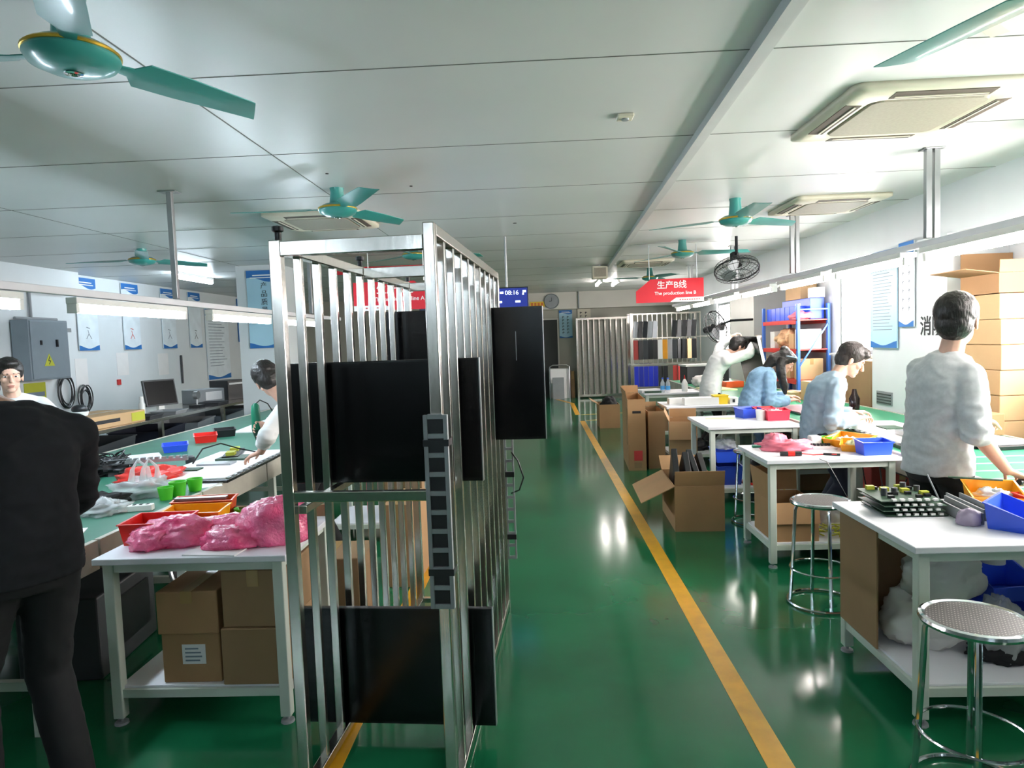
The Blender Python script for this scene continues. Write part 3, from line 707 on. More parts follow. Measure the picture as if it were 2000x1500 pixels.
for s in (0, 1): m.tube([(-.06+.06*s, -.03, .09), (-.05+.06*s, -.03, .17), (-.02+.06*s, -.02, .225), (.03+.05*s, 0, .17), (.03+.05*s, 0, .09)], [.022, .012, .009, .012, .022], 8)
S('plastic_bag', m, CLEAR, 'clear crumpled plastic bag with knotted handles on the left conveyor', 'bag', (-2.45, 4.06, .746), .4, smooth=2)
m = M(); blob(m, (0, 0, 0), (.2, .17, .07), .4, 2.6, 5)
S('plastic_bag', m, REDBAG, 'crumpled red plastic bag behind the clear bag on the left conveyor', 'bag', (-2.66, 4.48, .746), .2, smooth=2)
m = M(); m.b2((-.2, -.02, 0), (.2, .02, .02)); 
for k in range(9): m.b2((-.19+k*.045, -.018, .02), (-.165+k*.045, .018, .035))
S('led_strip', m, SILVER, 'silver metal strip lying across the red bag', 'metal strip', (-2.68, 4.62, .86), .25)
bin_('small blue parts bin far side of the left conveyor', (-3.22, 5.85, .746), .2, .15, .075, BLUE, .5, .8)
bin_('red parts bin behind the blue bin on the left conveyor', (-3.22, 6.4, .746), .2, .16, .085, RED, .5, .8)
bin_('black parts tray beyond the red bin on the left conveyor', (-3.22, 6.8, .746), .2, .2, .08, BLACKP, .5, .9)
S('paper_sheet', M().b2((-.1, -.14, 0), (.1, .14, .002)), PAPER, 'white paper sheet at the front edge of the left conveyor behind the cups', 'paper', (-2.22, 4.36, .746), .5)
S('paper_sheet', M().b2((-.13, -.2, 0), (.13, .2, .012)), PAPER, 'white board beside the black wire bundle on the left conveyor', 'paper', (-3.3, 5.5, .746), .6)
S('paper_sheet', M().b2((-.15, -.6, 0), (.15, .6, .01)), PAPER, 'long white sheet on the far part of the left conveyor', 'paper', (-3.15, 7.6, .746), .1)
S('paper_sheet', M().b2((-.06, -.1, 0), (.06, .1, .004)), PAPER, 'small pale paper near the dark man on the left conveyor', 'paper', (-2.32, 3.2, .746), .4)
t = T('power_strip', 'white socket strip on the left conveyor behind the red bin', 'socket', (-2.25, 3.66, .746), .2)
M().b2((-.08, -.025, 0), (.08, .025, .035)).obj('case', WHITEP, t, bevel=.005)
m = M()
for k in range(4): m.b2((-.06+k*.035, -.012, .035), (-.045+k*.035, .012, .037))
m.obj('socket_hole', BLACKP, t)
m = M()
for k in range(26):
    a = random.uniform(0, 6.28); pts = []
    for j in range(7): pts.append((math.cos(a+j*.9)*.2*random.uniform(.3, 1), math.sin(a+j*.9)*.22*random.uniform(.3, 1), .01+.15*random.random()*math.sin(j/6*PI)))
    m.tube(pts, .006, 5)
blob(m, (0, 0, 0), (.17, .19, .07), .4, 3, 9)
S('wire_bundle', m, BLACKP, 'tangled black wire bundle on the left conveyor by the dark man', 'wires', (-3.2, 4.85, .746), 0, smooth=True)
m = M(); blob(m, (0, 0, 0), (.12, .1, .05), .5, 3, 11)
S('plastic_bag', m, CLEAR, 'flat clear plastic wrap beside the white socket strip', 'bag', (-2.42, 3.62, .746), .3, smooth=2)
m = M(); blob(m, (0, 0, 0), (.16, .07, .05), .4, 2, 13)
S('cloth_rag', m, BLACKC, 'black lump of cloth under the clear bag on the left conveyor', 'cloth', (-2.55, 3.78, .746), .5, smooth=2)
t = T('remote_control', 'small black device at the near end of the left conveyor', 'device', (-2.35, 3.02, .746), .6)
M().b2((-.05, -.09, 0), (.05, .09, .025)).obj('case', BLACKP, t, bevel=.006); M().b2((-.03, -.05, .025), (.03, .06, .027)).obj('keypad', DARKGREY, t)
for i, (x, y) in enumerate(((-2.6, 6.3), (-2.75, 5.2), (-2.5, 7.0))):
    S('small_part', M().lathe([(0, 0), (.035, 0), (.035, .05), (.02, .06), (0, .06)], n=12), [SILVER, DARKGREY, SILVER][i], ['silver cap on the left conveyor past the yellow parts', 'dark knob on the left conveyor beside the open panel', 'silver round part on the far left conveyor'][i], 'part', (x, y, .746), smooth=True)
t = T('tape_dispenser', 'silver tape dispenser on the far half of the left conveyor', 'dispenser', (-2.9, 8.6, .746))
M().cyl((0, 0, 0), (0, 0, .28), .025).obj('column', SILVER, t, True); M().b2((-.14, -.02, .2), (.14, .02, .23)).obj('arm', WHITEP, t); M().b2((-.07, -.07, 0), (.07, .07, .015)).obj('base', SILVER, t)
S('cable_loop', M().tube([(0, 0, .01), (.02, .12, .1), (.1, .25, .12), (.2, .35, .06), (.32, .4, .02), (.4, .3, .02)], .006, 6), BLACKP, 'black cable looping over the open television on the left conveyor', 'cable', (-2.6, 4.95, .775), smooth=True)

# ================================================================== near left work table
table('white work table at lower left with cartons on its shelf', -1.93, 2.78, -1.09, 3.46, 'white work tables')
bin_('red parts bin at the left end of the near left table', (-1.79, 3.07, .75), .27, .2, .105, RED, .05, .95)
bin_('yellow parts bin behind the red bin on the near left table', (-1.72, 3.27, .75), .29, .15, .1, ORANGE, .05, .9)
t = bin_('orange red tray at the back left of the near left table', (-1.74, 3.405, .75), .3, .09, .12, ORED, .1, .9)
S('metal_ruler', M().b2((-.13, -.02, 0), (.13, .02, .012)), SILVER, 'silver metal bars lying in the orange red tray', 'metal strip', (-1.76, 3.41, .857), .1)
S('plastic_cup', M().lathe([(0, 0), (.03, 0), (.045, .06), (.041, .06), (.027, .006), (0, .006)], n=18), GREENP, 'lime green cup at the back of the near left table', 'cup', (-1.54, 3.40, .75), smooth=True)
m = M(); blob(m, (-.02, 0, 0), (.18, .11, .075), .24, 2.0, 21, 56, 34); blob(m, (.17, .1, 0), (.2, .09, .06), .24, 2.2, 22, 48, 28); blob(m, (-.1, -.04, 0), (.1, .09, .06), .25, 2.2, 23, 40, 24)
S('bubble_wrap_bag', m, PINKB, 'pink bubble wrap bag in front of the red bin on the near left table', 'bag', (-1.66, 3.0, .75), .15, smooth=2)
m = M(); blob(m, (.07, .03, 0), (.17, .16, .125), .2, 1.9, 25, 56, 34); blob(m, (-.1, -.06, 0), (.13, .09, .06), .25, 2.0, 27, 48, 28)
S('bubble_wrap_bag', m, PINKB, 'larger pink bubble wrap bag behind the front rack post', 'bag', (-1.29, 3.0, .75), .1, smooth=2)
S('paper_sheet', M().b2((-.12, -.07, 0), (.12, .07, .006)), PAPER, 'flat paper sheet at the front edge of the near left table', 'paper', (-1.42, 2.86, .75), -.1)
S('cardboard_sheet', M().b2((-.3, -.012, 0), (.3, .012, .06)), CARDD, 'narrow cardboard strip standing along the back of the near left table', 'cardboard', (-1.39, 3.435, .75))
g = 'cartons under the near left table'
carton('small carton, lower left of the four under the near left table, with a white label', (-1.69, 2.85, .17), (.26, .32, .22), 0, CARD, g, True, False)
carton('small shiny taped carton, upper left of the four under the near left table', (-1.70, 2.84, .391), (.27, .32, .19), .02, CARD, g)
carton('carton, lower right of the four under the near left table', (-1.41, 2.82, .17), (.29, .4, .25), 0, CARDD, g, False, False)
carton('taller carton, upper right of the four under the near left table', (-1.40, 2.83, .421), (.28, .38, .25), 0, CARDD, g)
t = T('power_cable_reel', 'grey reel hanging below the left conveyor behind the near table', 'reel', (-2.0, 3.6, .42))
M().ring((0, 0, 0), .09, .012, 28, 8, Matrix.Rotation(1.3, 4, 'Y')).obj('rim', SILVER, t, True); M().ell((0, 0, 0), (.02, .075, .075)).obj('core', BLACKP, t, True)
M().cyl((0, 0, .0), (-.12, 0, .2), .008).obj('hook', BLACKM, t)
table('white work table behind the steel rack on the left', -1.8, 5.4, -.88, 6.1, 'white work tables')
carton('brown carton on the floor behind the near left table', (-1.42, 3.62, 0), (.42, .34, .46), .05, CARDD)
carton('upright brown carton seen through the lower rack bars', (-1.05, 4.42, 0), (.2, .5, .56), -.05, CARD)
carton('dark carton beyond the upright one behind the rack bars', (-1.35, 5.52, .17), (.36, .4, .4), .0, CARDD)
S('plastic_bottle', M().lathe([(0, 0), (.035, 0), (.037, .13), (.014, .17), (.014, .2), (0, .2)], n=14), WHITEP, 'white bottle on the table behind the steel rack', 'bottle', (-1.0, 5.6, .75), smooth=True)
t = T('machine', 'dark machine under the left conveyor behind the near table', 'machine', (-2.45, 3.5, 0), .1)
M().b2((-.2, -.3, 0), (.2, .3, .42)).obj('case', DARKGREY, t, bevel=.01); M().b2((.2, -.2, .1), (.215, .2, .35)).obj('side_plate', BLACKM, t)

# ================================================================== left back bench and wall equipment
t = T('steel_bench', 'long stainless steel bench along the left side of the room', 'bench', (-5.25, 9.0, 0))
M().b2((-.5, -2.2, .76), (.5, 2.9, .8)).obj('bench_top', STEEL, t, bevel=.004)
for y in (-2.15, -.6, 1.1, 2.85):
    for x in (-.46, .46): M().b2((x-.025, y-.025, 0), (x+.025, y+.025, .76)).obj('leg', STEEL, t)
M().b2((-.46, -2.1, .2), (.46, 2.85, .23)).obj('shelf', STEEL, t)
for i, (y, w, mt) in enumerate(((-1.4, .7, DARKGREY), (-.2, .6, NAVY), (.7, .5, GREYP), (1.7, .7, CABG), (2.5, .4, DARKGREY))):
    S('storage_crate', M().bin(.7, w, .42, .01, .9), mt, ['dark grey crate on the bench shelf, nearest', 'navy crate on the bench shelf, second from the near end', 'grey crate in the middle of the bench shelf', 'blue grey crate on the bench shelf, second from the far end', 'dark crate on the bench shelf, farthest'][i], 'crate', (-5.2, 9.0+y, .23), 0, 'crates under the steel bench')
t = T('computer_monitor', 'dark computer monitor tilted on the left steel bench', 'monitor', (-5.2, 9.15, .8), math.radians(62))
R = Matrix.Rotation(-.2, 3, 'X')
M().box((0, 0, .27), (.46, .04, .36), R=R).obj('case', DARKGREY, t, bevel=.006); M().box((0, -.023, .272), (.42, .004, .32), R=R).obj('screen', SCREEN, t)
M().b2((-.04, -.02, .01), (.04, .04, .12)).b2((-.12, -.08, 0), (.12, .1, .015)).obj('stand', WHITEP, t)
t = T('computer_case', 'black box with a row of white labels on the left steel bench', 'equipment', (-5.2, 11.25, .8), math.radians(70))
M().b2((-.23, -.2, 0), (.23, .2, .32)).obj('case', BLACKP, t, bevel=.005); M().b2((-.2, -.204, .25), (.2, -.2, .28)).obj('label_row', PAPER, t); M().b2((.1, -.21, .12), (.18, -.2, .2)).obj('tag', PAPER, t)
for i, y in enumerate((11.62, 11.78)):
    S('spray_bottle', M().lathe([(0, 0), (.05, 0), (.055, .12), (.02, .16), (.015, .2), (.03, .22), (0, .23)], n=14), GREYP, ['grey white bottle right beside the black box on the bench', 'grey white bottle at the far end of the bench'][i], 'bottle', (-5.0, y, .8), smooth=True)
t = T('instrument', 'grey instrument box on the bench left of the black box', 'equipment', (-5.3, 10.55, .8), math.radians(65))
M().b2((-.25, -.18, 0), (.25, .18, .22)).obj('case', GREYP, t, bevel=.006); M().b2((-.1, -.185, .05), (.2, -.18, .18)).obj('front_plate', PAPER, t)
t = T('test_gauge', 'small gauge on a stand on the bench right of the monitor', 'equipment', (-5.0, 9.75, .8))
M().b2((-.08, -.08, 0), (.08, .08, .04)).obj('base', BLACKP, t); M().cyl((0, 0, .04), (0, 0, .16), .015).obj('post', SILVER, t, True); M().cyl((.03, 0, .18), (-.03, 0, .18), .06).obj('dial', SILVER, t, True)
S('spray_can', M().lathe([(0, 0), (.04, 0), (.04, .16), (.025, .18), (.025, .26), (0, .26)], n=14), WHITEP, 'white can with black cap on the bench left of the monitor', 'bottle', (-5.15, 8.62, .8), smooth=True)
for i, (y, mt) in enumerate(((8.3, DARKGREY), (8.9, GREYP), (10.1, DARKGREY))):
    S('tool_tray', M().bin(.35, .3, .05, .006, .9), mt, ['flat dark tray on the bench left of the monitor', 'flat grey tray in front of the monitor', 'dark tray between gauge and instrument on the bench'][i], 'tray', (-4.95, y, .8))
t = carton('long flat carton with a yellow end lying on the near end of the left bench', (-5.45, 7.0, .8), (.62, 1.1, .14), math.radians(-4), CARD2)
M().b2((.31, .3, .02), (.313, .54, .12)).obj('yellow_print', PCBY, t); M().b2((.31, -.4, .05), (.313, .1, .09)).obj('print', INK, t)
t = T('electrical_cabinet', 'grey steel electrical cabinet on the left wall with a warning triangle', 'cabinet', (-6.975, 9.2, 1.3))
M().b2((0, -.38, 0), (.24, .38, .82)).obj('case', CABG, t, bevel=.006); M().b2((.24, -.36, .02), (.255, .36, .8)).obj('door', CABG, t, bevel=.004)
M().b2((.255, .1, .45), (.275, .13, .55)).obj('handle', BLACKM, t); M().b2((.255, -.2, .48), (.268, -.17, .54)).obj('lock', BLACKM, t)
X = facing((.256, -.05, .26), 90)
M().prism([(-.1, -.07), (.1, -.07), (0, .1)], .002, X).obj('warning_triangle', PCBY, t)
mm = M(); stroke(mm, X @ Matrix.Translation((0, 0, .002)), [(.01, .06), (-.02, 0), (.02, 0), (-.01, -.05)], .012); mm.obj('warning_bolt', INK, t)
t = T('warning_sign', 'yellow warning plate under the electrical cabinet', 'sign', (-7.0, 9.2, 1.1))
M().b2((0, -.2, -.16), (.012, .2, .16)).obj('plate', PCBY, t); M().b2((.012, -.17, -.03), (.015, .17, .03)).obj('text_strip', INKG, t)
for i, (y, z, R_) in enumerate(((9.75, 1.1, .17), (10.15, .95, .13))):
    m = M()
    for k in range(5): m.ring((.02+.012*k, random.uniform(-.02, .02), random.uniform(-.03, .03)), R_*random.uniform(.8, 1), .009, 24, 5, Matrix.Rotation(PI/2, 4, 'Y') @ Matrix.Scale(1.5, 4, (1, 0, 0)))
    S('cable_coil', m, BLACKP, ['large dark cable coil hanging on the left wall beside the cabinet', 'smaller dark cable coil right of the large one on the left wall'][i], 'cable', (-6.98, y, z), smooth=True)
S('wall_conduit', M().cyl((0, 0, 0), (0, 0, .7), .02).cyl((0, -.3, .0), (0, .5, .0), .02), GREYP, 'grey conduit above the electrical cabinet on the left wall', 'pipe', (-6.97, 9.2, 2.15))
# ================================================================== right conveyor, tables
conveyor('long green-topped assembly conveyor on the right', 2.45, 3.6, 1.2, 13.0, GREENM2, 0)
G = 'white work tables'
table('nearest white work table on the right with circuit boards on top', 1.454, 2.69, 2.40, 3.45, G)
table('second white work table on the right with a pink bag on top', 1.51, 4.6, 2.40, 5.27, G)
table('third white work table on the right with a white cup and red bin', 1.545, 6.33, 2.40, 7.2, G)
table('fourth white work table on the right with long white boxes on top', 1.52, 8.22, 2.42, 8.9, G)
table('farthest white work table on the right with water bottles on top', 1.56, 10.2, 2.42, 10.85, G)
# ---- on the nearest table
t = T('circuit_board_stack', 'stack of dark circuit boards on the nearest right table', 'circuit boards', (1.70, 3.27, .75), -.05)
for i in range(4):
    b = M().b2((-.14, -.14, .022*i+.004), (.13, .14, .022*i+.008)).obj('circuit_board', PCB, t); b.location = (random.uniform(-.012, .012), random.uniform(-.01, .01), 0)
    m = M()
    for k in range(6): m.b2((-.09+k*.036, -.143, .022*i+.008), (-.072+k*.036, -.125, .022*i+.017))
    m.obj('white_connector', WHITEP, b)
    m = M()
    for k in range(12): x, y = random.uniform(-.12, .1), random.uniform(-.09, .11); m.b2((x, y, .022*i+.008), (x+.025, y+.02, .022*i+.021))
    m.obj('black_component', BLACKP, b)
for x, y in ((-.05, .06), (.03, .03), (.09, -.03), (-.1, .1), (.04, .11)): M().b2((x-.018, y-.013, .076), (x+.018, y+.013, .094)).obj('yellow_transformer', PCBY, t)
m = M()
for x, y, h in ((-.09, -.03, .03), (-.03, 0, .025), (.05, .09, .03), (.1, .06, .02)): m.lathe([(0, .076), (.014, .076), (.014, .08+h), (0, .08+h)], (x, y, 0), 10)
m.obj('capacitor', DARKGREY, t, True)
for i, (x, y) in enumerate(((1.885, 3.15), (1.985, 3.2))):
    m = M()
    for s in (-1, 1): m.b2((s*.03-.004, -.17, 0), (s*.03+.004, .17, .05))
    m.b2((-.034, -.17, 0), (.034, .17, .006)); m.b2((-.012, -.165, .006), (.012, .165, .03))
    S('metal_channel', m, GREYP, ['grey metal channel on the nearest right table, left one', 'grey metal channel on the nearest right table, right one'][i], 'metal channel', (x, y, .75), -.1, 'grey metal channels')
S('steel_rod', M().cyl((0, 0, 0), (-.05, .02, .13), .004, n=8), GREYP, 'thin rod sticking up beside the metal channels on the nearest right table', 'rod', (1.95, 3.39, .755))
o = bin_('orange parts bin at the back of the nearest right table', (2.17, 3.33, .75), .22, .16, .1, ORANGE, -.25, .45)
S('loose_parts', blob(M(), (0, 0, 0), (.08, .05, .04), .5, 4, 31), WHITEP, 'white connectors heaped in the orange bin on the nearest right table', 'parts', (2.17, 3.345, .758), -.25, smooth=2)
S('pcb_strip', M().b2((-.11, -.012, 0), (.11, .012, .006)), PCB, 'narrow green strip sticking out of the orange bin on the nearest right table', 'metal strip', (2.10, 3.36, .865), -.5)
bin_('blue open-front parts bin at the right end of the nearest table', (2.02, 2.93, .75), .24, .2, .115, BLUE, .75, .4)
m = M(); blob(m, (0, 0, 0), (.05, .045, .045), .2, 2, 33)
S('cable_roll', m, mat('mauve_wrap', '#a597ad', .5), 'small mauve wrapped roll beside the blue bin', 'roll', (1.845, 2.99, .75), smooth=2)
S('paper_sheet', M().b2((-.12, -.09, 0), (.12, .09, .003)), PAPER, 'white paper sheet behind the blue bin on the nearest table', 'paper', (2.12, 3.16, .75), .3)
S('paper_sheet', M().b2((-.14, -.1, 0), (.14, .1, .01)), PAPER, 'white papers at the right edge behind the orange bin', 'paper', (2.33, 3.06, .75), .1)
bin_('red parts bin at the right edge of the nearest table', (2.32, 3.25, .75), .15, .12, .06, RED, .1, .9)
# ---- under the nearest table
m = M().b2((-.30, .0, 0), (.28, .008, .555)).b2((-.30, -.36, 0), (-.292, .0, .555))
S('cardboard_sheet', m, CARDD, 'tall folded brown cardboard standing under the nearest right table', 'cardboard', (1.78, 3.412, .17))
m = M(); blob(m, (0, 0, 0), (.19, .1, .15), .3, 1.6, 41, 44, 28)
S('foam_bag', m, MILKY, 'upper milky plastic sheet bundle under the nearest right table', 'bag', (1.79, 3.1, .39), .3, smooth=2)
m = M(); blob(m, (0, 0, 0), (.16, .16, .15), .3, 1.5, 43, 44, 28, .8)
S('foam_bag', m, MILKY, 'lower milky plastic sheet bundle on the shelf of the nearest right table', 'bag', (1.72, 3.12, .17), .0, smooth=2)
m = M(); blob(m, (0, 0, 0), (.12, .12, .14), .4, 2.2, 45, 40, 26, .7)
S('plastic_bag', m, CLEAR, 'clear plastic bag with dark contents on the shelf behind the near stool', 'bag', (1.98, 2.98, .17), .0, smooth=2)
m = M(); blob(m, (0, 0, 0), (.12, .09, .05), .3, 2.2, 46)
S('cloth_bundle', m, BLACKC, 'black bundle inside the clear bag behind the near stool', 'cloth', (1.95, 2.95, .172), smooth=2)
m = M(); blob(m, (0, 0, 0), (.11, .1, .2), .35, 2.0, 47, 40, 26, .8)
S('plastic_bag', m, MILKY, 'tall crumpled milky bag at the right end of the nearest table shelf', 'bag', (2.22, 2.95, .17), .0, smooth=2)
for i in range(2):
    bin_(['lower blue parts bin stacked under the nearest right table', 'upper blue parts bin stacked under the nearest right table'][i], (2.17, 3.28, .17+.155*i), .24, .22, .15, BLUE, .1, .5)
S('tape_roll', M().lathe([(.03, 0), (.05, 0), (.05, .04), (.03, .04), (.03, 0)], n=20), WHITEP, 'white roll on top of the stacked blue bins under the nearest table', 'roll', (2.15, 3.3, .472), smooth=True)
bin_('dark blue crate on the floor under the right conveyor', (2.72, 3.6, 0), .3, .4, .45, mat('dark_blue_plastic', '#1d3c9c', .4), .1, .9, None, 'crate')
# ---- on the second table
m = M(); blob(m, (0, 0, 0), (.17, .1, .055), .4, 2.2, 51); blob(m, (-.07, .03, 0), (.09, .08, .08), .35, 2.2, 52)
S('plastic_bag', m, PINKL, 'crumpled pale pink bag on the second right table', 'bag', (1.77, 4.98, .75), -.2, smooth=2)
t = T('soldering_tool', 'black and red hand tool at the front of the second right table', 'tool', (1.72, 4.74, .75), -.12)
M().cyl((-.07, 0, .018), (.07, 0, .018), .016).obj('handle', BLACKP, t, True); M().cyl((-.02, 0, .018), (.025, 0, .018), .018).obj('red_grip', RED, t, True)
M().tube([(.07, 0, .018), (.15, .02, .006), (.22, .03, .006), (.3, .0, .01)], .005, 6).obj('lead', INKR, t, True); M().cyl((.22, .03, .008), (.32, .0, .008), .008).obj('probe', BLACKP, t, True)
S('thin_cable', M().tube([(0, 0, .0), (.05, -.0, -.02), (.1, -.02, -.12), (.2, .0, -.3), (.32, .05, -.42)], .003, 5), DARKGREY, 'thin cable hanging over the front of the second right table', 'cable', (1.85, 4.585, .755), smooth=True)
S('pliers', M().cyl((0, 0, .008), (.12, .02, .008), .008).cyl((0, .03, .008), (.12, .02, .008), .008).cyl((.12, .02, .008), (.17, .02, .008), .01, .003), TEALT, 'green-handled pliers at the back left corner of the second right table', 'tool', (1.58, 5.13, .75), -.1, smooth=True)
S('plastic_cup', M().lathe([(0, 0), (.03, 0), (.045, .06), (.041, .06), (.027, .006), (0, .006)], n=18), GREENP, 'lime green cup on the second right table', 'cup', (2.15, 5.2, .75), smooth=True)
bin_('large orange parts bin on the second right table', (2.26, 5.07, .75), .3, .2, .09, ORANGE, -1.1, .6)
bin_('small orange bin in front of the large one on the second right table', (2.22, 4.88, .75), .18, .12, .08, ORANGE, -.5, .6)
bin_('blue parts bin at the right end of the second right table', (2.28, 4.74, .75), .2, .14, .1, BLUE, 0, .9)
t = T('circuit_board_stack', 'pale circuit board with dark parts in the middle of the second right table', 'circuit boards', (2.02, 5.05, .75), -.1)
M().b2((-.12, -.08, 0), (.12, .08, .008)).obj('circuit_board', mat('pale_board', '#cfc4c8', .5), t)
m = M()
for k in range(9): m.b2((-.11+k*.025, .03, .008), (-.095+k*.025, .06, .025))
m.obj('component', BLACKP, t)
S('foam_block', M().b2((-.04, -.04, 0), (.04, .04, .07)), WHITEP, 'small white pot beside the lime cup on the second right table', 'pot', (2.06, 5.19, .75), bevel=.01)
S('loose_parts', blob(M(), (0, 0, 0), (.1, .06, .04), .5, 3.5, 35), PAPER, 'white parts heaped in the large orange bin on the second right table', 'parts', (2.26, 5.07, .757), -1.1, smooth=2)
S('loose_parts', blob(M(), (0, 0, 0), (.07, .05, .045), .5, 3.5, 36), PAPERY, 'pale parts heaped in the small orange bin on the second right table', 'parts', (2.22, 4.88, .757), -.5, smooth=2)
S('loose_parts', blob(M(), (0, 0, 0), (.08, .05, .06), .5, 3.5, 37), PAPER, 'white wrapped parts in the front red bin on the third right table', 'parts', (2.3, 6.72, .757), 0, smooth=2)
# ---- under the second table
open_carton('open brown carton on the shelf of the second right table', (1.57, 4.67, .17), (.31, .4, .27), [('l', .2, 8), ('b', .18, 5), ('f', .14, 170)], 0, CARD)
m = M(); blob(m, (0, 0, 0), (.13, .12, .11), .35, 2, 55)
S('plastic_bag', m, MILKY, 'white plastic bag on the shelf of the second right table', 'bag', (2.12, 4.98, .17), smooth=2)
m = M()
for k in range(40):
    p = V((random.uniform(-.12, .12), random.uniform(-.07, .07), random.uniform(.01, .08))); q = p+V((random.uniform(-.08, .08), random.uniform(-.06, .06), random.uniform(-.0, .03))); m.bar(p, q, .012, .006)
S('cable_offcuts', m, PCBY, 'heap of yellow green wire ends on the shelf of the second right table', 'wires', (2.05, 4.76, .17))
t = T('ribbon_tape', 'yellow green ribbon hanging from the second right table', 'ribbon', (1.83, 5.26, .72))
M().tube([(0, 0, 0), (.01, 0, -.12), (-.01, -.01, -.24), (-.02, .0, -.36), (.0, .01, -.44)], .01, 5).tube([(0, 0, 0), (.02, .01, -.14), (.02, .0, -.26), (.03, .0, -.36)], .008, 5).obj('strand', PCBY, t, True)
M().ring((-.02, 0, -.40), .05, .008, 18, 6, RX).obj('loop', BLACKP, t, True)
# ---- third table
bin_('red parts bin at the right end of the third right table', (2.3, 6.72, .75), .22, .16, .11, mat('pinkish_red_plastic', '#e0304a', .35), 0, .9)
bin_('red parts bin behind the first on the third right table', (2.27, 6.97, .75), .2, .16, .1, RED, 0, .9)
bin_('blue parts bin behind the white cup on the third right table', (2.12, 7.0, .75), .22, .2, .1, BLUE, .2, .9)
S('white_cup', M().lathe([(0, 0), (.042, 0), (.05, .1), (.046, .1), (.038, .006), (0, .006)], n=20), WHITEP, 'white paper cup in front of the blue bin on the third right table', 'cup', (2.16, 6.74, .75), smooth=True)
S('paper_sheet', M().b2((-.14, -.06, 0), (.14, .06, .004)), PAPERY, 'pale yellow paper lying on the third right table', 'paper', (1.82, 6.95, .75), -.2)
S('paper_sheet', M().b2((-.05, -.03, 0), (.05, .03, .003)), PAPER, 'small white slip in the middle of the third right table', 'paper', (1.93, 6.75, .75), .4)
bin_('left dark blue crate on the shelf of the third right table', (1.78, 6.62, .17), .24, .3, .2, mat('dark_blue_plastic', '#1d3c9c', .4), 0, .9, None, 'crate')
bin_('blue crate stacked on the dark blue crate of the third right table', (1.78, 6.66, .375), .23, .28, .12, BLUE, 0, .9, None, 'crate')
m = M(); blob(m, (0, 0, 0), (.1, .1, .06), .4, 2.4, 57)
S('plastic_bag', m, CLEAR, 'clear wrap on the blue crates under the third right table', 'bag', (1.78, 6.62, .50), smooth=2)
t = T('dust_vacuum', 'black bag-shaped item with red base on the shelf of the third right table', 'vacuum', (2.03, 6.55, .17))
M().lathe([(0, .02), (.09, .02), (.1, .12), (.07, .28), (.04, .36), (0, .37)], n=16).obj('body', BLACKP, t, True); M().lathe([(0, 0), (.12, 0), (.12, .02), (0, .02)], n=16).obj('red_base', RED, t, True)
S('tape_roll', M().ring((0, 0, .055), .042, .012, 24, 8, RX), SILVER, 'roll of clear tape standing on the shelf of the third right table', 'roll', (2.2, 6.48, .17), .6, smooth=True)
# ---- fourth and fifth tables
carton('long white box lying on the fourth right table', (1.75, 8.32, .75), (.42, .13, .09), .05, WHITEP, None, False, False, 'white_box')
carton('second white box behind the long one on the fourth right table', (1.6, 8.5, .75), (.45, .12, .075), .05, WHITEP, None, False, False, 'white_box')
bin_('yellow tub of green parts on the fourth right table', (2.2, 8.40, .75), .17, .14, .11, mat('yellow_plastic', '#f2cf2c', .4), 0, 1)
m = M(); blob(m, (0, 0, 0), (.07, .06, .05), .5, 4, 61)
S('loose_parts', m, GREENP, 'lime green parts beside the yellow tub on the fourth right table', 'parts', (2.07, 8.42, .75), smooth=2)
t = carton('small white carton at the right end of the fourth right table', (2.3, 8.32, .75), (.1, .12, .08), 0, WHITEP, None, False, False, 'white_box'); M().b2((-.02, -.063, .02), (.01, -.0605, .06)).obj('print', INK, t)
m = M(); blob(m, (0, 0, 0), (.16, .12, .09), .4, 2.4, 63)
S('wire_bundle', m, BLACKP, 'dark wires and bags on the shelf of the fourth right table', 'wires', (1.95, 8.55, .17), smooth=2)
for i, (x, y) in enumerate(((1.86, 10.35), (1.93, 10.3))):
    t = T('water_bottle', ['left clear water bottle with blue label on the farthest right table', 'right clear water bottle with blue label on the farthest right table'][i], 'bottle', (x, y, .75))
    M().lathe([(0, 0), (.032, 0), (.034, .02), (.033, .14), (.014, .18), (.013, .2), (0, .2)], n=14).obj('body', CLEAR, t, True); M().lathe([(.0345, .04), (.0345, .1)], n=14).obj('blue_label', mat('bottle_label', '#4fa3e0', .4), t, True); M().lathe([(0, .2), (.016, .2), (.016, .22), (0, .22)], n=10).obj('cap', BLUE, t, True)
t = T('glue_bottle', 'white bottle with red nozzle on the farthest right table', 'bottle', (2.2, 10.4, .75))
M().lathe([(0, 0), (.045, 0), (.048, .12), (.03, .16), (.012, .19), (0, .19)], n=14).obj('body', WHITEP, t, True); M().lathe([(0, .19), (.014, .19), (.005, .25), (0, .25)], n=10).obj('nozzle', RED, t, True)
S('paper_sheet', M().b2((-.2, -.12, 0), (.2, .12, .04)), PAPER, 'pile of white paper on the farthest right table left of the bottles', 'paper', (1.68, 10.5, .75), .4)
S('pcb_strip', M().b2((-.12, -.04, 0), (.12, .04, .03)), PCB, 'dark green board at the front of the farthest right table', 'circuit board', (1.7, 10.27, .75))
carton('brown carton on the shelf of the farthest right table', (1.8, 10.3, .17), (.4, .4, .35), 0, CARDD)

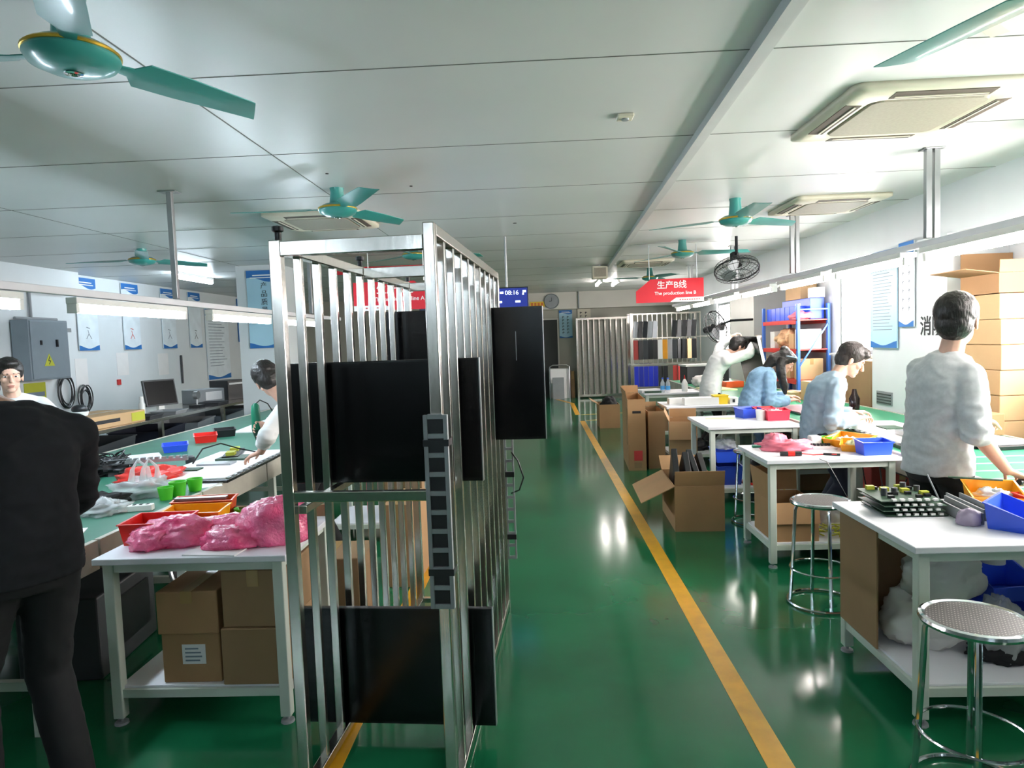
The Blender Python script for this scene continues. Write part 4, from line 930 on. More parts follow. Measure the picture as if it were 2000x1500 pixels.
# ---- stools
def stool(label, x, y, rz=0):
    t = T('round_stool', label, 'stool', (x, y, 0), rz, 'chrome stools with perforated seats'); h = .62; R = .17
    M().ring((0, 0, h-.012), R-.012, .014, 40, 8).obj('seat_rim', CHROME, t, True)
    s = M().lathe([(0, h-.012), (R-.025, h-.012), (R-.018, h-.004), (R-.03, h-.002), (0, h-.008)], n=36).obj('seat', SEATM, t, True)
    for k in range(4):
        a = PI/4+k*PI/2; c, q = math.cos(a), math.sin(a)
        M().tube([(c*.13, q*.13, h-.02), (c*.145, q*.145, h-.06), (c*.165, q*.165, .2), (c*.178, q*.178, .01)], .0105, 8).obj('leg', CHROME, t, True)
    M().ring((0, 0, .21), .172, .006, 40, 6).obj('foot_ring', CHROME, t, True); M().ring((0, 0, .012), .188, .008, 40, 6).obj('base_ring', CHROME, t, True)
    return t
s0 = stool('chrome stool with dark perforated seat in front of the nearest right table', 1.46, 2.33, .3)
dup(s0, (1.63, 4.02, 0), .7, 'chrome stool between the first and second right tables')
dup(s0, (1.80, 5.80, 0), .1, 'chrome stool behind the second right table, seen under its top')

# ---- cartons along the aisle
t = open_carton('open carton of black plastic parts beside the yellow line', (1.09, 5.55, 0), (.40, .72, .375), [('f', .13, 14), ('l', .30, 116), ('b', .2, 60)], math.radians(-2), CARD)
M().b2((.0, -.368, .42), (.15, -.366, .435)).obj('print', CARDD, t)
for i, (x, y, a, l) in enumerate(((1.17, 6.02, .72, .62), (1.24, 5.95, .8, .6), (1.30, 6.02, .6, .55), (1.37, 6.05, .85, .52))):
    S('black_frame_part', M().box((0, 0, .25), (.05, .3, l), R=Matrix.Rotation(a, 3, 'X')), BLACKP, ['black plastic part in the open carton, leftmost', 'black plastic part in the open carton, second', 'black plastic part in the open carton, at the back', 'black plastic part in the open carton, rightmost'][i], 'part', (x, y+.05, .04), .08*i-.1, 'black parts in the open carton', bevel=.006)
m = M(); blob(m, (0, 0, 0), (.1, .12, .06), .5, 3, 71)
S('plastic_bag', m, CLEAR, 'clear wrap with small screws on top of the open carton of black parts', 'bag', (1.36, 5.72, .31), smooth=2)
t = open_carton('tall narrow open carton with a hand hole and red print', (1.07, 8.16, 0), (.21, .92, .86), [('l', .1, 12), ('b', .1, 8)], math.radians(-3), CARD)
M().b2((-.05, -.463, .69), (.05, -.46, .72)).obj('hand_hole', BLACKP, t); M().b2((-.04, -.463, .12), (.06, -.46, .24)).obj('red_print', INKR, t); M().b2((-.04, -.463, .03), (.05, -.46, .1)).obj('dark_print', CARDD, t)
M().b2((-.108, -.35, .3), (-.105, -.2, .75)).obj('grey_print', CARDD, t)
open_carton('brown carton standing right of the tall narrow one', (1.30, 8.25, 0), (.20, .6, .7), [('b', .06, 20)], 0, CARDD)
open_carton('open carton with a slanted flap between third and fourth right tables', (1.45, 7.5, 0), (.3, .4, .66), [('l', .12, 25), ('f', .2, 165), ('b', .1, 5)], -.2, CARD)
t = open_carton('small open carton far down the aisle with black cloth in it', (1.05, 12.05, 0), (.36, .6, .42), [('l', .16, 60)], 0, CARD)
m = M(); blob(m, (0, 0, 0), (.15, .22, .16), .3, 2, 75)
S('cloth_bundle', m, BLACKC, 'black cloth bundle in the small far carton', 'cloth', (1.24, 12.35, .30), smooth=2)

# ---- on and under the right conveyor
t = T('television', 'half assembled television on the right conveyor in front of the young man', 'television', (2.87, 5.55, .746), math.radians(-3))
M().b2((-.29, -.72, 0), (.29, .72, .025)).obj('bezel', BEZEL, t, bevel=.004); M().b2((-.25, -.68, .025), (.25, .68, .033)).obj('white_back', PAPER, t)
m = M()
for k in range(14): m.b2((-.283, -.69+k*.1, .025), (-.262, -.65+k*.1, .034))
m.obj('clips', SILVER, t)
M().b2((-.1, -.4, .033), (.14, -.15, .07)).obj('metal_box', SILVER, t); M().b2((-.05, .1, .033), (.1, .3, .042)).obj('circuit_board', PCB, t)
S('plastic_bottle', M().lathe([(0, 0), (.03, 0), (.032, .1), (.012, .13), (.004, .18), (0, .18)], n=14), WHITEP, 'white dropper bottle on the open television of the right conveyor', 'bottle', (2.92, 5.0, .826), smooth=True)
S('white_cup', M().lathe([(0, 0), (.05, 0), (.055, .07), (.05, .09), (0, .09)], n=18), WHITEP, 'white round tub under the young man\'s hands', 'tub', (2.64, 5.75, .78), smooth=True)
t = T('television', 'flat black panel lying on the right conveyor beyond the grey sweater man', 'television', (3.22, 5.0, .746), .1)
M().b2((-.2, -.25, 0), (.24, .25, .03)).obj('bezel', BEZEL, t, bevel=.004); M().b2((-.17, -.22, .03), (.2, .22, .036)).obj('back_plate', GREYP, t)
m = M()
for k in range(7): m.b2((2.5, 3.2+k*.22, .746), (3.55, 3.22+k*.22, .75))
S('mat_strip', m, mat('pale_green_strip', '#9fd6bd', .4), 'pale green strips across the right conveyor in front of the grey sweater man', 'strip')
t = T('television', 'reddish brown panel under the woman\'s hands on the right conveyor', 'television', (2.92, 7.45, .746), .05)
M().b2((-.3, -.4, 0), (.3, .4, .02)).obj('bezel', BEZEL, t); M().b2((-.28, -.38, .02), (.28, .38, .028)).obj('back_plate', mat('mauve_plate', '#a98a8c', .4), t); M().b2((-.05, -.1, .028), (.1, .1, .06)).obj('metal_box', DARKGREY, t)
carton('small brown carton on the right conveyor below the stacked cartons', (3.3, 5.38, .746), (.28, .4, .17), .05, CARD)
m = M(); blob(m, (0, 0, 0), (.07, .07, .1), .3, 2.5, 81)
S('brown_bottle', M().lathe([(0, 0), (.05, 0), (.055, .12), (.03, .17), (.02, .22), (0, .22)], n=14), mat('dark_brown_glass', '#2a1716', .15), 'dark brown bottle on the right conveyor behind the young man', 'bottle', (3.36, 7.4, .746), smooth=True)
carton('light brown carton on the right conveyor behind the young man', (3.25, 8.3, .746), (.26, .3, .24), 0, CARD2)
carton('large brown carton standing in the window bay behind the young man', (3.70, 7.75, 0), (.42, .8, 1.24), 0, CARDD)
carton('pale carton on the right conveyor past the woman', (3.05, 8.6, .746), (.3, .3, .1), .4, CARD2)
t = T('machine', 'grey boxy machine with white edge at the far end of the right conveyor', 'machine', (3.0, 12.2, .746), .1)
M().b2((-.45, -.2, 0), (.3, .2, .3)).obj('case', DARKGREY, t, bevel=.01); M().b2((-.47, -.22, .3), (.32, .22, .33)).obj('white_edge', WHITEP, t)
m = M(); blob(m, (0, 0, 0), (.26, .2, .13), .3, 2, 83)
S('plastic_bag', m, MILKY, 'white plastic bag with dark print on the far right conveyor', 'bag', (2.75, 11.2, .746), smooth=2)
S('foam_sheet', M().b2((-.2, -.3, 0), (.2, .3, .02)), PAPERY, 'pale green yellow sheet on the right conveyor near the bottles', 'sheet', (2.72, 10.6, .746), .2)
S('tool_box', M().b2((-.15, -.1, 0), (.15, .1, .1)), ORED, 'orange red box on the right conveyor behind the lifted panel', 'box', (3.05, 10.9, .746), .2, bevel=.008)
g = None
carton('orange brown carton under the right conveyor by the second table', (2.56, 4.62, 0), (.5, .6, .42), 0, CARD)
carton('red and brown carton under the right conveyor behind the orange brown one', (2.7, 5.65, 0), (.5, .5, .5), 0, mat('red_cardboard', '#b5443a', .7))
carton('brown carton under the right conveyor by the third table', (2.56, 6.9, 0), (.6, .7, .5), 0, CARDD)
S('hanging_cable', M().tube([(0, 0, 0), (-.02, .1, -.2), (.04, .25, -.36), (.0, .4, -.2), (.02, .5, 0)], .005, 6).tube([(0, .1, 0), (-.06, .2, -.3), (-.02, .5, -.42), (.0, .7, -.1), (.03, .8, 0)], .005, 6), BLACKP, 'black cables drooping under the right conveyor by the second table', 'cable', (2.43, 4.5, .6), smooth=True)
# ---- television panel being lifted
t = T('television', 'black television panel held upright by the man with raised arms', 'television', (3.06, 9.6, .75), 0)
R = Matrix.Rotation(math.radians(-12), 3, 'Y')
M().box(R @ V((0, 0, .41)), (.03, 1.0, .82), R=R).obj('bezel', BEZEL, t, bevel=.004); M().box(R @ V((-.017, 0, .41)), (.004, .96, .78), R=R).obj('screen', SCREEN, t)
M().box(R @ V((0, -.505, .41)), (.036, .01, .82), R=R).obj('white_edge', WHITEP, t)

# ---- stacked cartons in the near window bay
g = 'cartons stacked beside the right pilaster'
ORD = ['bottom carton', 'second carton from the bottom', 'third carton from the bottom', 'fourth carton from the bottom', 'fifth carton from the bottom', 'fifth carton from the top', 'fourth carton from the top', 'third carton from the top', 'second closed carton from the top']
for i in range(9): carton(ORD[i]+' in the tall stack beside the right pilaster', (3.70, 5.62+random.uniform(-.01, .01), .206*i), (.44, .52, .203), random.uniform(-.012, .012), CARD2, g, False, False)
open_carton('open carton with spread flaps on top of the tall stack', (3.70, 5.64, 1.858), (.44, .5, .16), [('l', .26, 82), ('f', .1, 5), ('b', .2, 0)], 0, CARD)
# ---- blue and red storage rack
t = T('storage_rack', 'blue and red steel storage rack against the right wall', 'storage rack', (3.66, 9.8, 0))
for x in (.02, .44):
    for y in (.02, 1.48): M().b2((x-.02, y-.03, 0), (x+.02, y+.03, 1.98)).obj('upright', RACKBLUE, t, bevel=.003)
for z in (.4, .9, 1.34, 1.76):
    M().b2((.0, 0, z-.015), (.46, 1.5, z)).obj('shelf', RACKRED, t)
    for x in (-.003, .445): M().b2((x, .05, z-.06), (x+.02, 1.45, z)).obj('beam', RACKRED, t, bevel=.003)
M().bar((.03, 0, 1.1), (.43, 0, 1.7), .02, .02).obj('brace', RACKBLUE, t); M().bar((.03, .0, 1.9), (.43, .0, 1.9), .03, .02).obj('brace', RACKBLUE, t)
g = 'blue boxes on the storage rack'
for k in range(6): S('file_box', M().b2((-.1, -.09, 0), (.1, .09, .2)), BLUE, 'blue box on the top shelf of the storage rack, number '+['one', 'two', 'three', 'four', 'five', 'six'][k]+' from the far end', 'box', (3.82, 11.15-.2*k, 1.76), 0, g, bevel=.005)
t = carton('large blue crate with a white label on the storage rack top shelf', (3.88, 9.9, 1.765), (.2, 1.1, .3), 0, BLUE, None, False, False, 'crate'); M().b2((-.103, -.2, .12), (-.1, 0, .24)).obj('white_label', PAPER, t)
carton('pale carton on top of the large blue crate', (3.86, 10.2, 2.066), (.24, .6, .24), 0, CARD2)
carton('white box at the near end of the storage rack top shelf', (3.90, 9.83, 2.068), (.16, .2, .14), 0, WHITEP, None, False, False, 'white_box')
m = M(); blob(m, (0, 0, 0), (.14, .12, .08), .4, 2.2, 91)
S('plastic_bag', m, PINKL, 'pinkish bag at the near end of the storage rack top shelf', 'bag', (3.76, 9.94, 1.762), smooth=2)
for k, (y, mt, w, h, lb) in enumerate([(11.0, WHITEP, .2, .26, 'white box at the far end of the storage rack middle shelf'), (9.95, WHITEP, .2, .28, 'white box at the near end of the storage rack middle shelf'), (10.2, CARD2, .2, .22, 'pale carton near the end of the storage rack middle shelf')]):
    carton(lb, (3.72, y-.1, 1.342), (.3, w, h), 0, mt, None, False, False, 'carton')
m = M(); blob(m, (0, 0, 0), (.18, .24, .17), .4, 2.4, 93, flat=.7)
S('parts_sack', m, mat('brown_paper_sack', '#8c5a34', .7, var=.3, vs=9, hex2='#d8b48c'), 'brown sack of parts on the storage rack middle shelf', 'sack', (3.86, 10.62, 1.342), smooth=2)
for k, (y, w, h) in enumerate(((9.95, .25, .3), (10.35, .4, .25), (10.9, .5, .3))): carton(['pale carton nearest on the third shelf of the storage rack', 'pale carton in the middle of the third shelf of the storage rack', 'pale carton farthest on the third shelf of the storage rack'][k], (3.72, y-.1, .902), (.32, w-.02, h), 0, CARD2)
for k, y in enumerate((9.9, 10.5)): bin_(['near blue bin low on the storage rack', 'far blue bin low on the storage rack'][k], (3.88, y+.2, .402), .34, .4, .28, BLUE, 0, .9)
# ---- far racks by the back wall
t = T('steel_grille_screen', 'grey steel barred screen rack standing by the back wall', 'rack', (1.05, 18.2, 0))
for x in (0, 1.33): M().b2((x-.025, -.025, 0), (x+.025, .025, 2.13)).obj('post', STEEL, t)
M().b2((.025, -.025, 2.08), (1.305, .025, 2.13)).obj('top_rail', STEEL, t); M().b2((.025, -.025, .04), (1.305, .025, .1)).obj('bottom_rail', STEEL, t)
for k in range(1, 9): M().b2((1.33*k/9-.018, -.02, .1), (1.33*k/9+.018, .02, 2.08)).obj('bar', STEEL, t)
M().b2((.03, .022, .1), (1.3, .03, 2.05)).obj('back_sheet', mat('grey_mesh_sheet', '#86837c', .6, var=.1, vs=30), t)
t = T('panel_rack', 'three-tier steel rack hung with coloured panels by the far right wall', 'rack', (2.03, 15.0, 0))
for x in (0, .03, 1.5, 1.9):
    for y in (0, .5): M().b2((x-.012, y-.015, 0), (x+.012, y+.015, 2.1 if x < 1.6 else 1.2)).obj('post', STEEL, t)
for z in (2.08, 1.55, .98):
    for y in (0, .5): M().b2((0, y-.012, z-.012), (1.5 if z > 2 else 1.9, y+.012, z+.012)).obj('rail', STEEL, t)
for k in range(14): M().b2((.05+.105*k-.008, -.008, .98), (.05+.105*k+.008, .008, 2.08)).obj('bar', STEEL, t)
def hang(tier, z, h, cols):
    for k, (c, nm) in enumerate(cols):
        if c is None: continue
        M_ = M().box((0, 0, 0), (.098, .014, h), R=Matrix.Rotation(.09 if tier == 'top' else .0, 3, 'Y'))
        o = S('display_board', M_, c, f'{nm} panel, {["leftmost", "second", "third", "fourth", "fifth", "sixth", "seventh", "eighth", "ninth", "tenth", "eleventh", "twelfth", "thirteenth", "last"][k]} place on the {tier} tier of the far panel rack', 'board', (2.03+.10+.105*k, 14.965 if tier != 'bottom' else 14.96, z), random.uniform(-.4, .4), 'panels on the far panel rack')
        M().b2((-.005, -.004, h/2-.01), (.005, .01, h/2+.02)).obj('hook', SILVER, o)
LG = mat('light_grey_panel', '#a9acb4', .4); DR = mat('dark_red_panel', '#a83430', .4); BL2 = mat('deep_blue_panel', '#2030b8', .35)
B_ = (BLACKP, 'black'); N_ = (None, ''); G_ = (LG, 'light grey'); R_ = (DR, 'dark red'); U_ = (BL2, 'deep blue'); D_ = (DARKGREY, 'dark grey')
hang('top', 1.74, .36, [G_, B_, B_, G_, G_, N_, N_, N_, B_, B_, B_, B_, B_])
hang('middle', 1.3, .42, [R_, B_, D_, B_, B_, (PAPER, 'white'), (ORANGE, 'orange yellow'), G_, D_, B_, B_, (CARD2, 'tan'), B_])
hang('bottom', .72, .44, [U_, U_, U_, U_, U_, B_, B_, N_, R_, R_, N_, B_])
carton('white carton standing by the dark doorway at the back', (.28, 18.35, 0), (.55, .4, .8), 0, PAPER, None, False, False, 'white_box')
t = carton('grey flat carton leaning before the white one at the back', (.36, 18.05, 0), (.3, .1, .58), 0, GREYP, None, False, False, 'white_box')
carton('flat brown carton standing right of the white one at the back', (.86, 18.4, 0), (.1, .4, .72), 0, CARDD)
S('trolley_handle', M().tube([(0, 0, .0), (0, 0, .86), (.08, 0, .9), (.45, 0, .9), (.52, 0, .86), (.52, 0, 0)], .015, 8), SILVER, 'silver trolley handle over the white carton at the back', 'trolley', (.3, 18.3, 0), smooth=True)
# ================================================================== people
def remesh(name, m, mt, vox, smooth=2, parent=None, wr=0, seed=0, wf=9, foc=()):
    me = bpy.data.meshes.new(name); me.from_pydata([tuple(v) for v in m.v], [], m.f); me.update()
    bm = bmesh.new(); bm.from_mesh(me); bmesh.ops.recalc_face_normals(bm, faces=bm.faces); bm.to_mesh(me); bm.free()
    o = bpy.data.objects.new(name, me); COL.objects.link(o)
    r = o.modifiers.new('r', 'REMESH'); r.mode = 'VOXEL'; r.voxel_size = vox
    if smooth: s = o.modifiers.new('s', 'SMOOTH'); s.iterations = smooth; s.factor = .5
    dg = bpy.context.evaluated_depsgraph_get(); me2 = bpy.data.meshes.new_from_object(o.evaluated_get(dg)); bpy.data.objects.remove(o)
    if wr:
        nr = [v.normal.copy() for v in me2.vertices]; sd = V((seed*3.7, seed*1.9, seed*5.1))
        for v, n in zip(me2.vertices, nr):
            p = V((v.co.x*wf, v.co.y*wf, v.co.z*wf*1.5))+sd
            f = mnoise.noise(p+V((mnoise.noise(p*.6), mnoise.noise(p*.6+sd), 0)))
            b = 1+sum(1.6*math.exp(-((v.co-q).length/.11)**2) for q in foc)
            v.co += n*wr*b*((1-abs(f)*2.6)*.6+mnoise.noise(p*2.3)*.35)
    me2.materials.clear(); me2.materials.append(mt)
    for p in me2.polygons: p.use_smooth = True
    o = bpy.data.objects.new(name, me2); COL.objects.link(o)
    if parent: o.parent = parent
    return o
def ik(S_, Wr, a, b, hint):
    d = Wr-S_; L = min(d.length, (a+b)*.995); u = d.normalized(); Wr = S_+u*L
    x = (a*a-b*b+L*L)/(2*L); h = math.sqrt(max(a*a-x*x, 0)); hn = V(hint); hn = (hn-u*hn.dot(u)).normalized()
    return S_+u*x+hn*h, Wr
def oval(c, a, b, rx, ry, n=20): return [c+a*math.cos(2*PI*k/n)*rx+b*math.sin(2*PI*k/n)*ry for k in range(n)]
def hand(m, w, d, n, sd, curl, s=1.0):
    """palm + 5 fingers. w wrist, d direction, n palm normal (side the fingers close to), sd thumb side vector"""
    d = V(d).normalized(); n = V(n); n = (n-d*n.dot(d)).normalized(); sd0 = V(sd); q = d.cross(n); q = q if q.dot(sd0) > 0 else -q
    m.loft([oval(w+d*t*s, q, n, rx*s, ry*s, 14) for t, rx, ry in ((-.02, .024, .019), (.0, .026, .018), (.03, .036, .017), (.06, .042, .016), (.088, .040, .013))])
    for i, (o, L, r) in enumerate(((.033, .068, .0088), (.011, .078, .009), (-.011, .073, .0088), (-.033, .056, .008))):
        p = w+d*.082*s+q*o*s; a = curl*.55; dd = d+q*(.12*(o/.033))
        for j, f in enumerate((.45, .32, .25)):
            v = (dd*math.cos(a)+n*math.sin(a)).normalized(); e = p+v*L*f*s; m.cap(p, e, r*s*(1-.1*j), r*s*(.9-.1*j), 8); p = e; a += curl*.8
    p = w+d*.025*s+q*.03*s; v = (q*.75+d*.7+n*.25).normalized(); e = p+v*.04*s; m.cap(p, e, .0125*s, .0105*s, 8); v = (q*.35+d*.8+n*(.2+curl*.5)).normalized(); m.cap(e, e+v*.045*s, .0105*s, .0085*s, 8)
def person(label, base, H, N, F, Fc, head, look, wr, eh, hd, ank, kh, shirt, trous, skin=SKIN, hairm=HAIR, up=None, sleeve=1.0, hem=-.1, loose=.014, hair='short', sh=.172, bend=.03, scale=1.0, headroll=None, hs=1.07, collar=False, curl=(.5, .5), pn=None, wrk=.006):
    base = V((*base, 0)); s = scale; bs_ = scale
    g = lambda p: V(p)-base
    H, N, Hd = g(H), g(N), g(head); U = (N-H).normalized()
    def frame(f, u): f = V(f).normalized(); f = (f-u*f.dot(u)).normalized(); return f.cross(u).normalized(), f
    Rp, Fp = frame(F, V((0, 0, 1))); Rc, Fcv = frame(Fc, U)
    L = (N-H).length
    def spine(t): return H+(N-H)*t-Fcv*bend*math.sin(max(0, min(1, t))*PI)
    def torso(m, prof, ex=0):
        rg = []
        for t, rx, ry in prof:
            w = max(0, min(1, t*1.6)); r = (Rp*(1-w)+Rc*w).normalized(); f = (Fp*(1-w)+Fcv*w).normalized()
            rg.append(oval(spine(t) if t > 0 else H+V((0, 0, 1))*t*L, r, f, (rx+ex)*s, (ry+ex)*s, 28))
        m.loft(rg)
    body = M()
    PR = [(-.18, .12, .08), (-.08, .155, .105), (.05, .158, .108), (.25, .142, .1), (.42, .132, .095), (.6, .145, .105), (.73, .158, .11), (.83, .15, .1), (.91, .11, .085), (.97, .075, .068), (1.0, .06, .058)]
    torso(body, PR)
    fu = V(up) if up else None
    lk = V(look).normalized(); hu = (V((0, 0, 1)) if not fu else fu); hu = (hu-lk*hu.dot(lk)).normalized(); hr = lk.cross(hu)
    RH = Matrix((hr, lk, hu)).transposed()
    P = lambda x, y, z: Hd+(hr*x+lk*y+hu*z)*s*hs
    body.cap(N-U*.03, Hd-hu*.05*s-lk*.025*s, .062*s, .056*s)
    body.ell(P(0, -.008, .03), (.074*s*hs, .094*s*hs, .092*s*hs), RH, 24, 16); body.ell(P(0, .022, -.045), (.057*s*hs, .064*s*hs, .068*s*hs), RH, 20, 14)
    body.ell(P(0, .066, -.094), (.026*s*hs, .022*s*hs, .02*s*hs), RH); body.cap(P(0, .09, .008), P(0, .108, -.028), .008*s*hs, .0125*s*hs, 8)
    body.ell(P(0, .104, -.032), (.0165*s*hs, .011*s*hs, .009*s*hs), RH); body.ell(P(0, .078, .026), (.05*s*hs, .014*s*hs, .01*s*hs), RH)
    body.ell(P(0, .081, -.06), (.024*s*hs, .011*s*hs, .009*s*hs), RH); body.ell(P(0, .079, -.072), (.02*s*hs, .011*s*hs, .008*s*hs), RH)
    for k in (-1, 1):
        body.ell(P(.038*k, .062, -.02), (.024*s*hs, .02*s*hs, .02*s*hs), RH); body.ell(P(.077*k, -.01, -.005), (.009*s*hs, .018*s*hs, .031*s*hs), RH @ Matrix.Rotation(.3*k, 3, 'Z'))
        body.ell(P(.079*k, -.012, -.028), (.007*s*hs, .01*s*hs, .012*s*hs), RH)
    arms = []; legs = []
    for i, k in enumerate((-1, 1)):
        S_ = spine(.815)+Rc*k*sh*s; E_, Wv = ik(S_, g(wr[i]), .295*s, .255*s, eh[i])
        body.cap(spine(.93)+Rc*k*.03*s, S_-Rc*k*.01, .055*s, .054*s); body.cap(spine(.76)+Rc*k*.08*s, S_, .08*s, .054*s); body.cap(S_, E_, .052*s, .04*s); body.cap(E_, E_+(Wv-E_)*.35, .041*s, .04*s); body.cap(E_+(Wv-E_)*.35, Wv, .04*s, .026*s)
        dr = V(hd[i]) if hd[i] else (Wv-E_); nn = V(pn[i]) if pn and pn[i] else V((0, 0, -1))
        hand(body, Wv, dr, nn, (Hd-Wv).cross(V((0, 0, 1))) * -k if False else (Fcv*.3-Rc*k), curl[i], s)
        arms.append((S_, E_, Wv))
        J = H+Rp*k*.088*s-V((0, 0, .03)); Kn, An = ik(J, g(ank[i]), .43*s, .43*s, kh[i])
        body.cap(J, Kn, .085*s, .055*s); body.cap(Kn, Kn+(An-Kn)*.35, .055*s, .056*s); body.cap(Kn+(An-Kn)*.35, An, .055*s, .036*s)
        body.cap(An-V((0, 0, .035)), An+Fp*.13-V((0, 0, .045)), .036*s, .03*s); legs.append((J, Kn, An))
    root = remesh('person', body, skin, .0058, 2); root.location = base; tag(root, label, 'person')
    # --- face
    e = M(); ir = M(); br = M()
    for k in (-1, 1):
        e.ell(P(.032*k, .079, .006), (.013*s*hs, .007*s*hs, .0062*s*hs), RH); ir.ell(P(.031*k, .0845, .006), (.0058*s*hs, .003*s*hs, .0058*s*hs), RH)
        br.cap(P(.016*k, .089, .026), P(.05*k, .076, .028), .0035*s*hs, .0028*s*hs, 6)
    e.obj('eye', EYEW, root, 2); ir.obj('iris', INK, root, 2); br.obj('eyebrow', hairm, root, 2)
    M().ell(P(0, .0885, -.06), (.022*s*hs, .006*s*hs, .0035*s*hs), RH).ell(P(0, .086, -.069), (.018*s*hs, .006*s*hs, .004*s*hs), RH).obj('mouth', LIP, root, 2)
    # --- hair
    h = M(); h.ell(P(0, -.022, .05), (.09*s*hs, .1*s*hs, .096*s*hs), RH, 30, 20); h.ell(P(0, -.05, .0), (.078*s*hs, .066*s*hs, .085*s*hs), RH, 26, 18)
    if hair != 'long': h.ell(P(0, .045, .098), (.06*s*hs, .05*s*hs, .035*s*hs), RH, 22, 14)
    if hair == 'fringe': h.ell(P(0, .072, .078), (.06*s*hs, .032*s*hs, .03*s*hs), RH, 22, 14)
    for k in (-1, 1): h.ell(P(.07*k, .012, .03), (.014*s*hs, .022*s*hs, .04*s*hs), RH)
    if hair == 'long':
        h.ell(P(0, .04, .08), (.07*s*hs, .055*s*hs, .05*s*hs), RH, 22, 14); h.ell(P(0, -.075, .115), (.05*s*hs, .05*s*hs, .045*s*hs), RH, 22, 14)
        pts = [P(.07, -.04, .02), P(.085, -.03, -.06)]; q = pts[-1]; pts += [q+V((.005, -.01, -.1)), q+V((.03, -.01, -.22)), q+V((.05, 0, -.32))]
        h.tube(pts, [.05*s*hs, .05*s*hs, .048*s*hs, .04*s*hs, .015*s*hs], 14)
        h.tube([P(0, -.07, .03), P(.01, -.11, -.04), (N+P(0, -.1, -.1))/2+V((0, 0, .03)), N-Fcv*.06-U*.06], [.065*s*hs, .066*s*hs, .06*s*hs, .025*s*hs], 14)
    ho = remesh('hair', h, hairm, .008, 1, root, .004, 3, 26)
    if hair == 'long':
        M().ring(P(0, -.005, .07), .09*s*hs, .008, 30, 8, RH.to_4x4() @ Matrix.Rotation(.45, 4, 'X')).obj('headband', mat('grey_blue_headband', '#8fa3b0', .6), root, 2)
        M().ell(P(.04, -.08, .14), .012).obj('hair_clip', WHITEP, root, 2)
    # --- clothing
    c = M(); ex = loose
    prof = [(hem, .158, .112), (.05, .158, .11)]+[p for p in PR if .1 < p[0] < .99]+[(1.0, .066, .062)]
    torso(c, prof, ex)
    for (S_, E_, Wv), k in zip(arms, (-1, 1)):
        c.cap(spine(.93)+Rc*k*.03*s, S_-Rc*k*.01, (.058+ex*.4)*s, (.056+ex*.5)*s); c.cap(spine(.76)+Rc*k*.08*s, S_, (.08+ex*.7)*s, (.056+ex*.6)*s); c.cap(S_, E_, (.056+ex*.7)*s, (.046+ex*.7)*s)
        f = sleeve if not isinstance(sleeve, tuple) else sleeve[0 if k < 0 else 1]
        if f > 0: c.tube([E_-(Wv-E_).normalized()*.01, E_+(Wv-E_)*f*.5, E_+(Wv-E_)*f*.93, E_+(Wv-E_)*f], [(.045+ex*.8)*s, (.044+ex*.7)*s, (.034+ex*.8)*s, (.030+ex*.7)*s], 16)
        if f < .5: c.ring(E_+(Wv-E_)*max(f, .05), .046*s, .014*s, 18, 8, (Wv-E_).to_track_quat('Z', 'Y').to_matrix().to_4x4())
    shirt_o = remesh(shirt[0], c, shirt[1], .011, 3, root, wrk, random.random()*9, foc=[a[1] for a in arms]+[H])
    if collar:
        m = M()
        for k in (-1, 1):
            a = N-U*.005; m.tube([a-Fcv*.055, a+Rc*k*.058-Fcv*.01, a+Rc*k*.04+Fcv*.05-U*.02, a+Rc*k*.012+Fcv*.075-U*.05], [.018, .019, .02, .01], 8)
        m.obj('collar', shirt[1], root, 2)
    c = M(); torso(c, [(-.2, .13, .095), (-.08, .16, .112), (.06, .155, .11), (.14, .15, .106)], .012)
    for J, Kn, An in legs: c.cap(J, Kn, .098*s, .072*s); c.tube([Kn, Kn+(An-Kn)*.4, An-(An-Kn)*.04, An], [.071*s, .07*s, .06*s, .058*s], 16)
    remesh(trous[0], c, trous[1], .013, 3, root, .006, random.random()*9)
    for J, Kn, An in legs:
        m = M(); z = -An.z
        m.loft([oval(An+Fp*t+V((0, 0, z+hz)), Rp, V((0, 0, 1)), rx, rz, 16) for t, hz, rx, rz in ((-.07, .045, .02, .03), (-.05, .05, .037, .048), (.0, .055, .04, .054), (.06, .045, .046, .044), (.13, .035, .046, .034), (.18, .028, .03, .025))])
        m.obj('shoe', BLACKP if shirt[0] != 'denim_jacket' else WHITEP, root, 2)
    return root
Z1 = V((0, 0, 1))
# dark sweater man, left foreground, bowed over the conveyor
person('person in a dark sweater at the left edge, bending over the left conveyor', (-1.79, 2.22), (-1.79, 2.22, .93), (-1.815, 2.27, 1.44), (-.8, .6, 0), (-.85, .53, 0), (-2.055, 2.36, 1.50), (-.8, .35, -.5),
       [(-2.2, 2.3, .93), (-2.0, 2.62, .98)], [(-.3, -.6, -.7), (.35, .3, -.8)], [(-.8, .5, -.2), (-.8, .3, -.4)], [(-1.87, 2.08, .08), (-1.69, 2.28, .08)], [(-1, .6, 0), (-1, .6, 0)],
       ('sweater', DARKSW), ('trousers', BLACKC), sleeve=1.0, loose=.03, hem=-.12, bend=.045, sh=.18, wrk=.008)
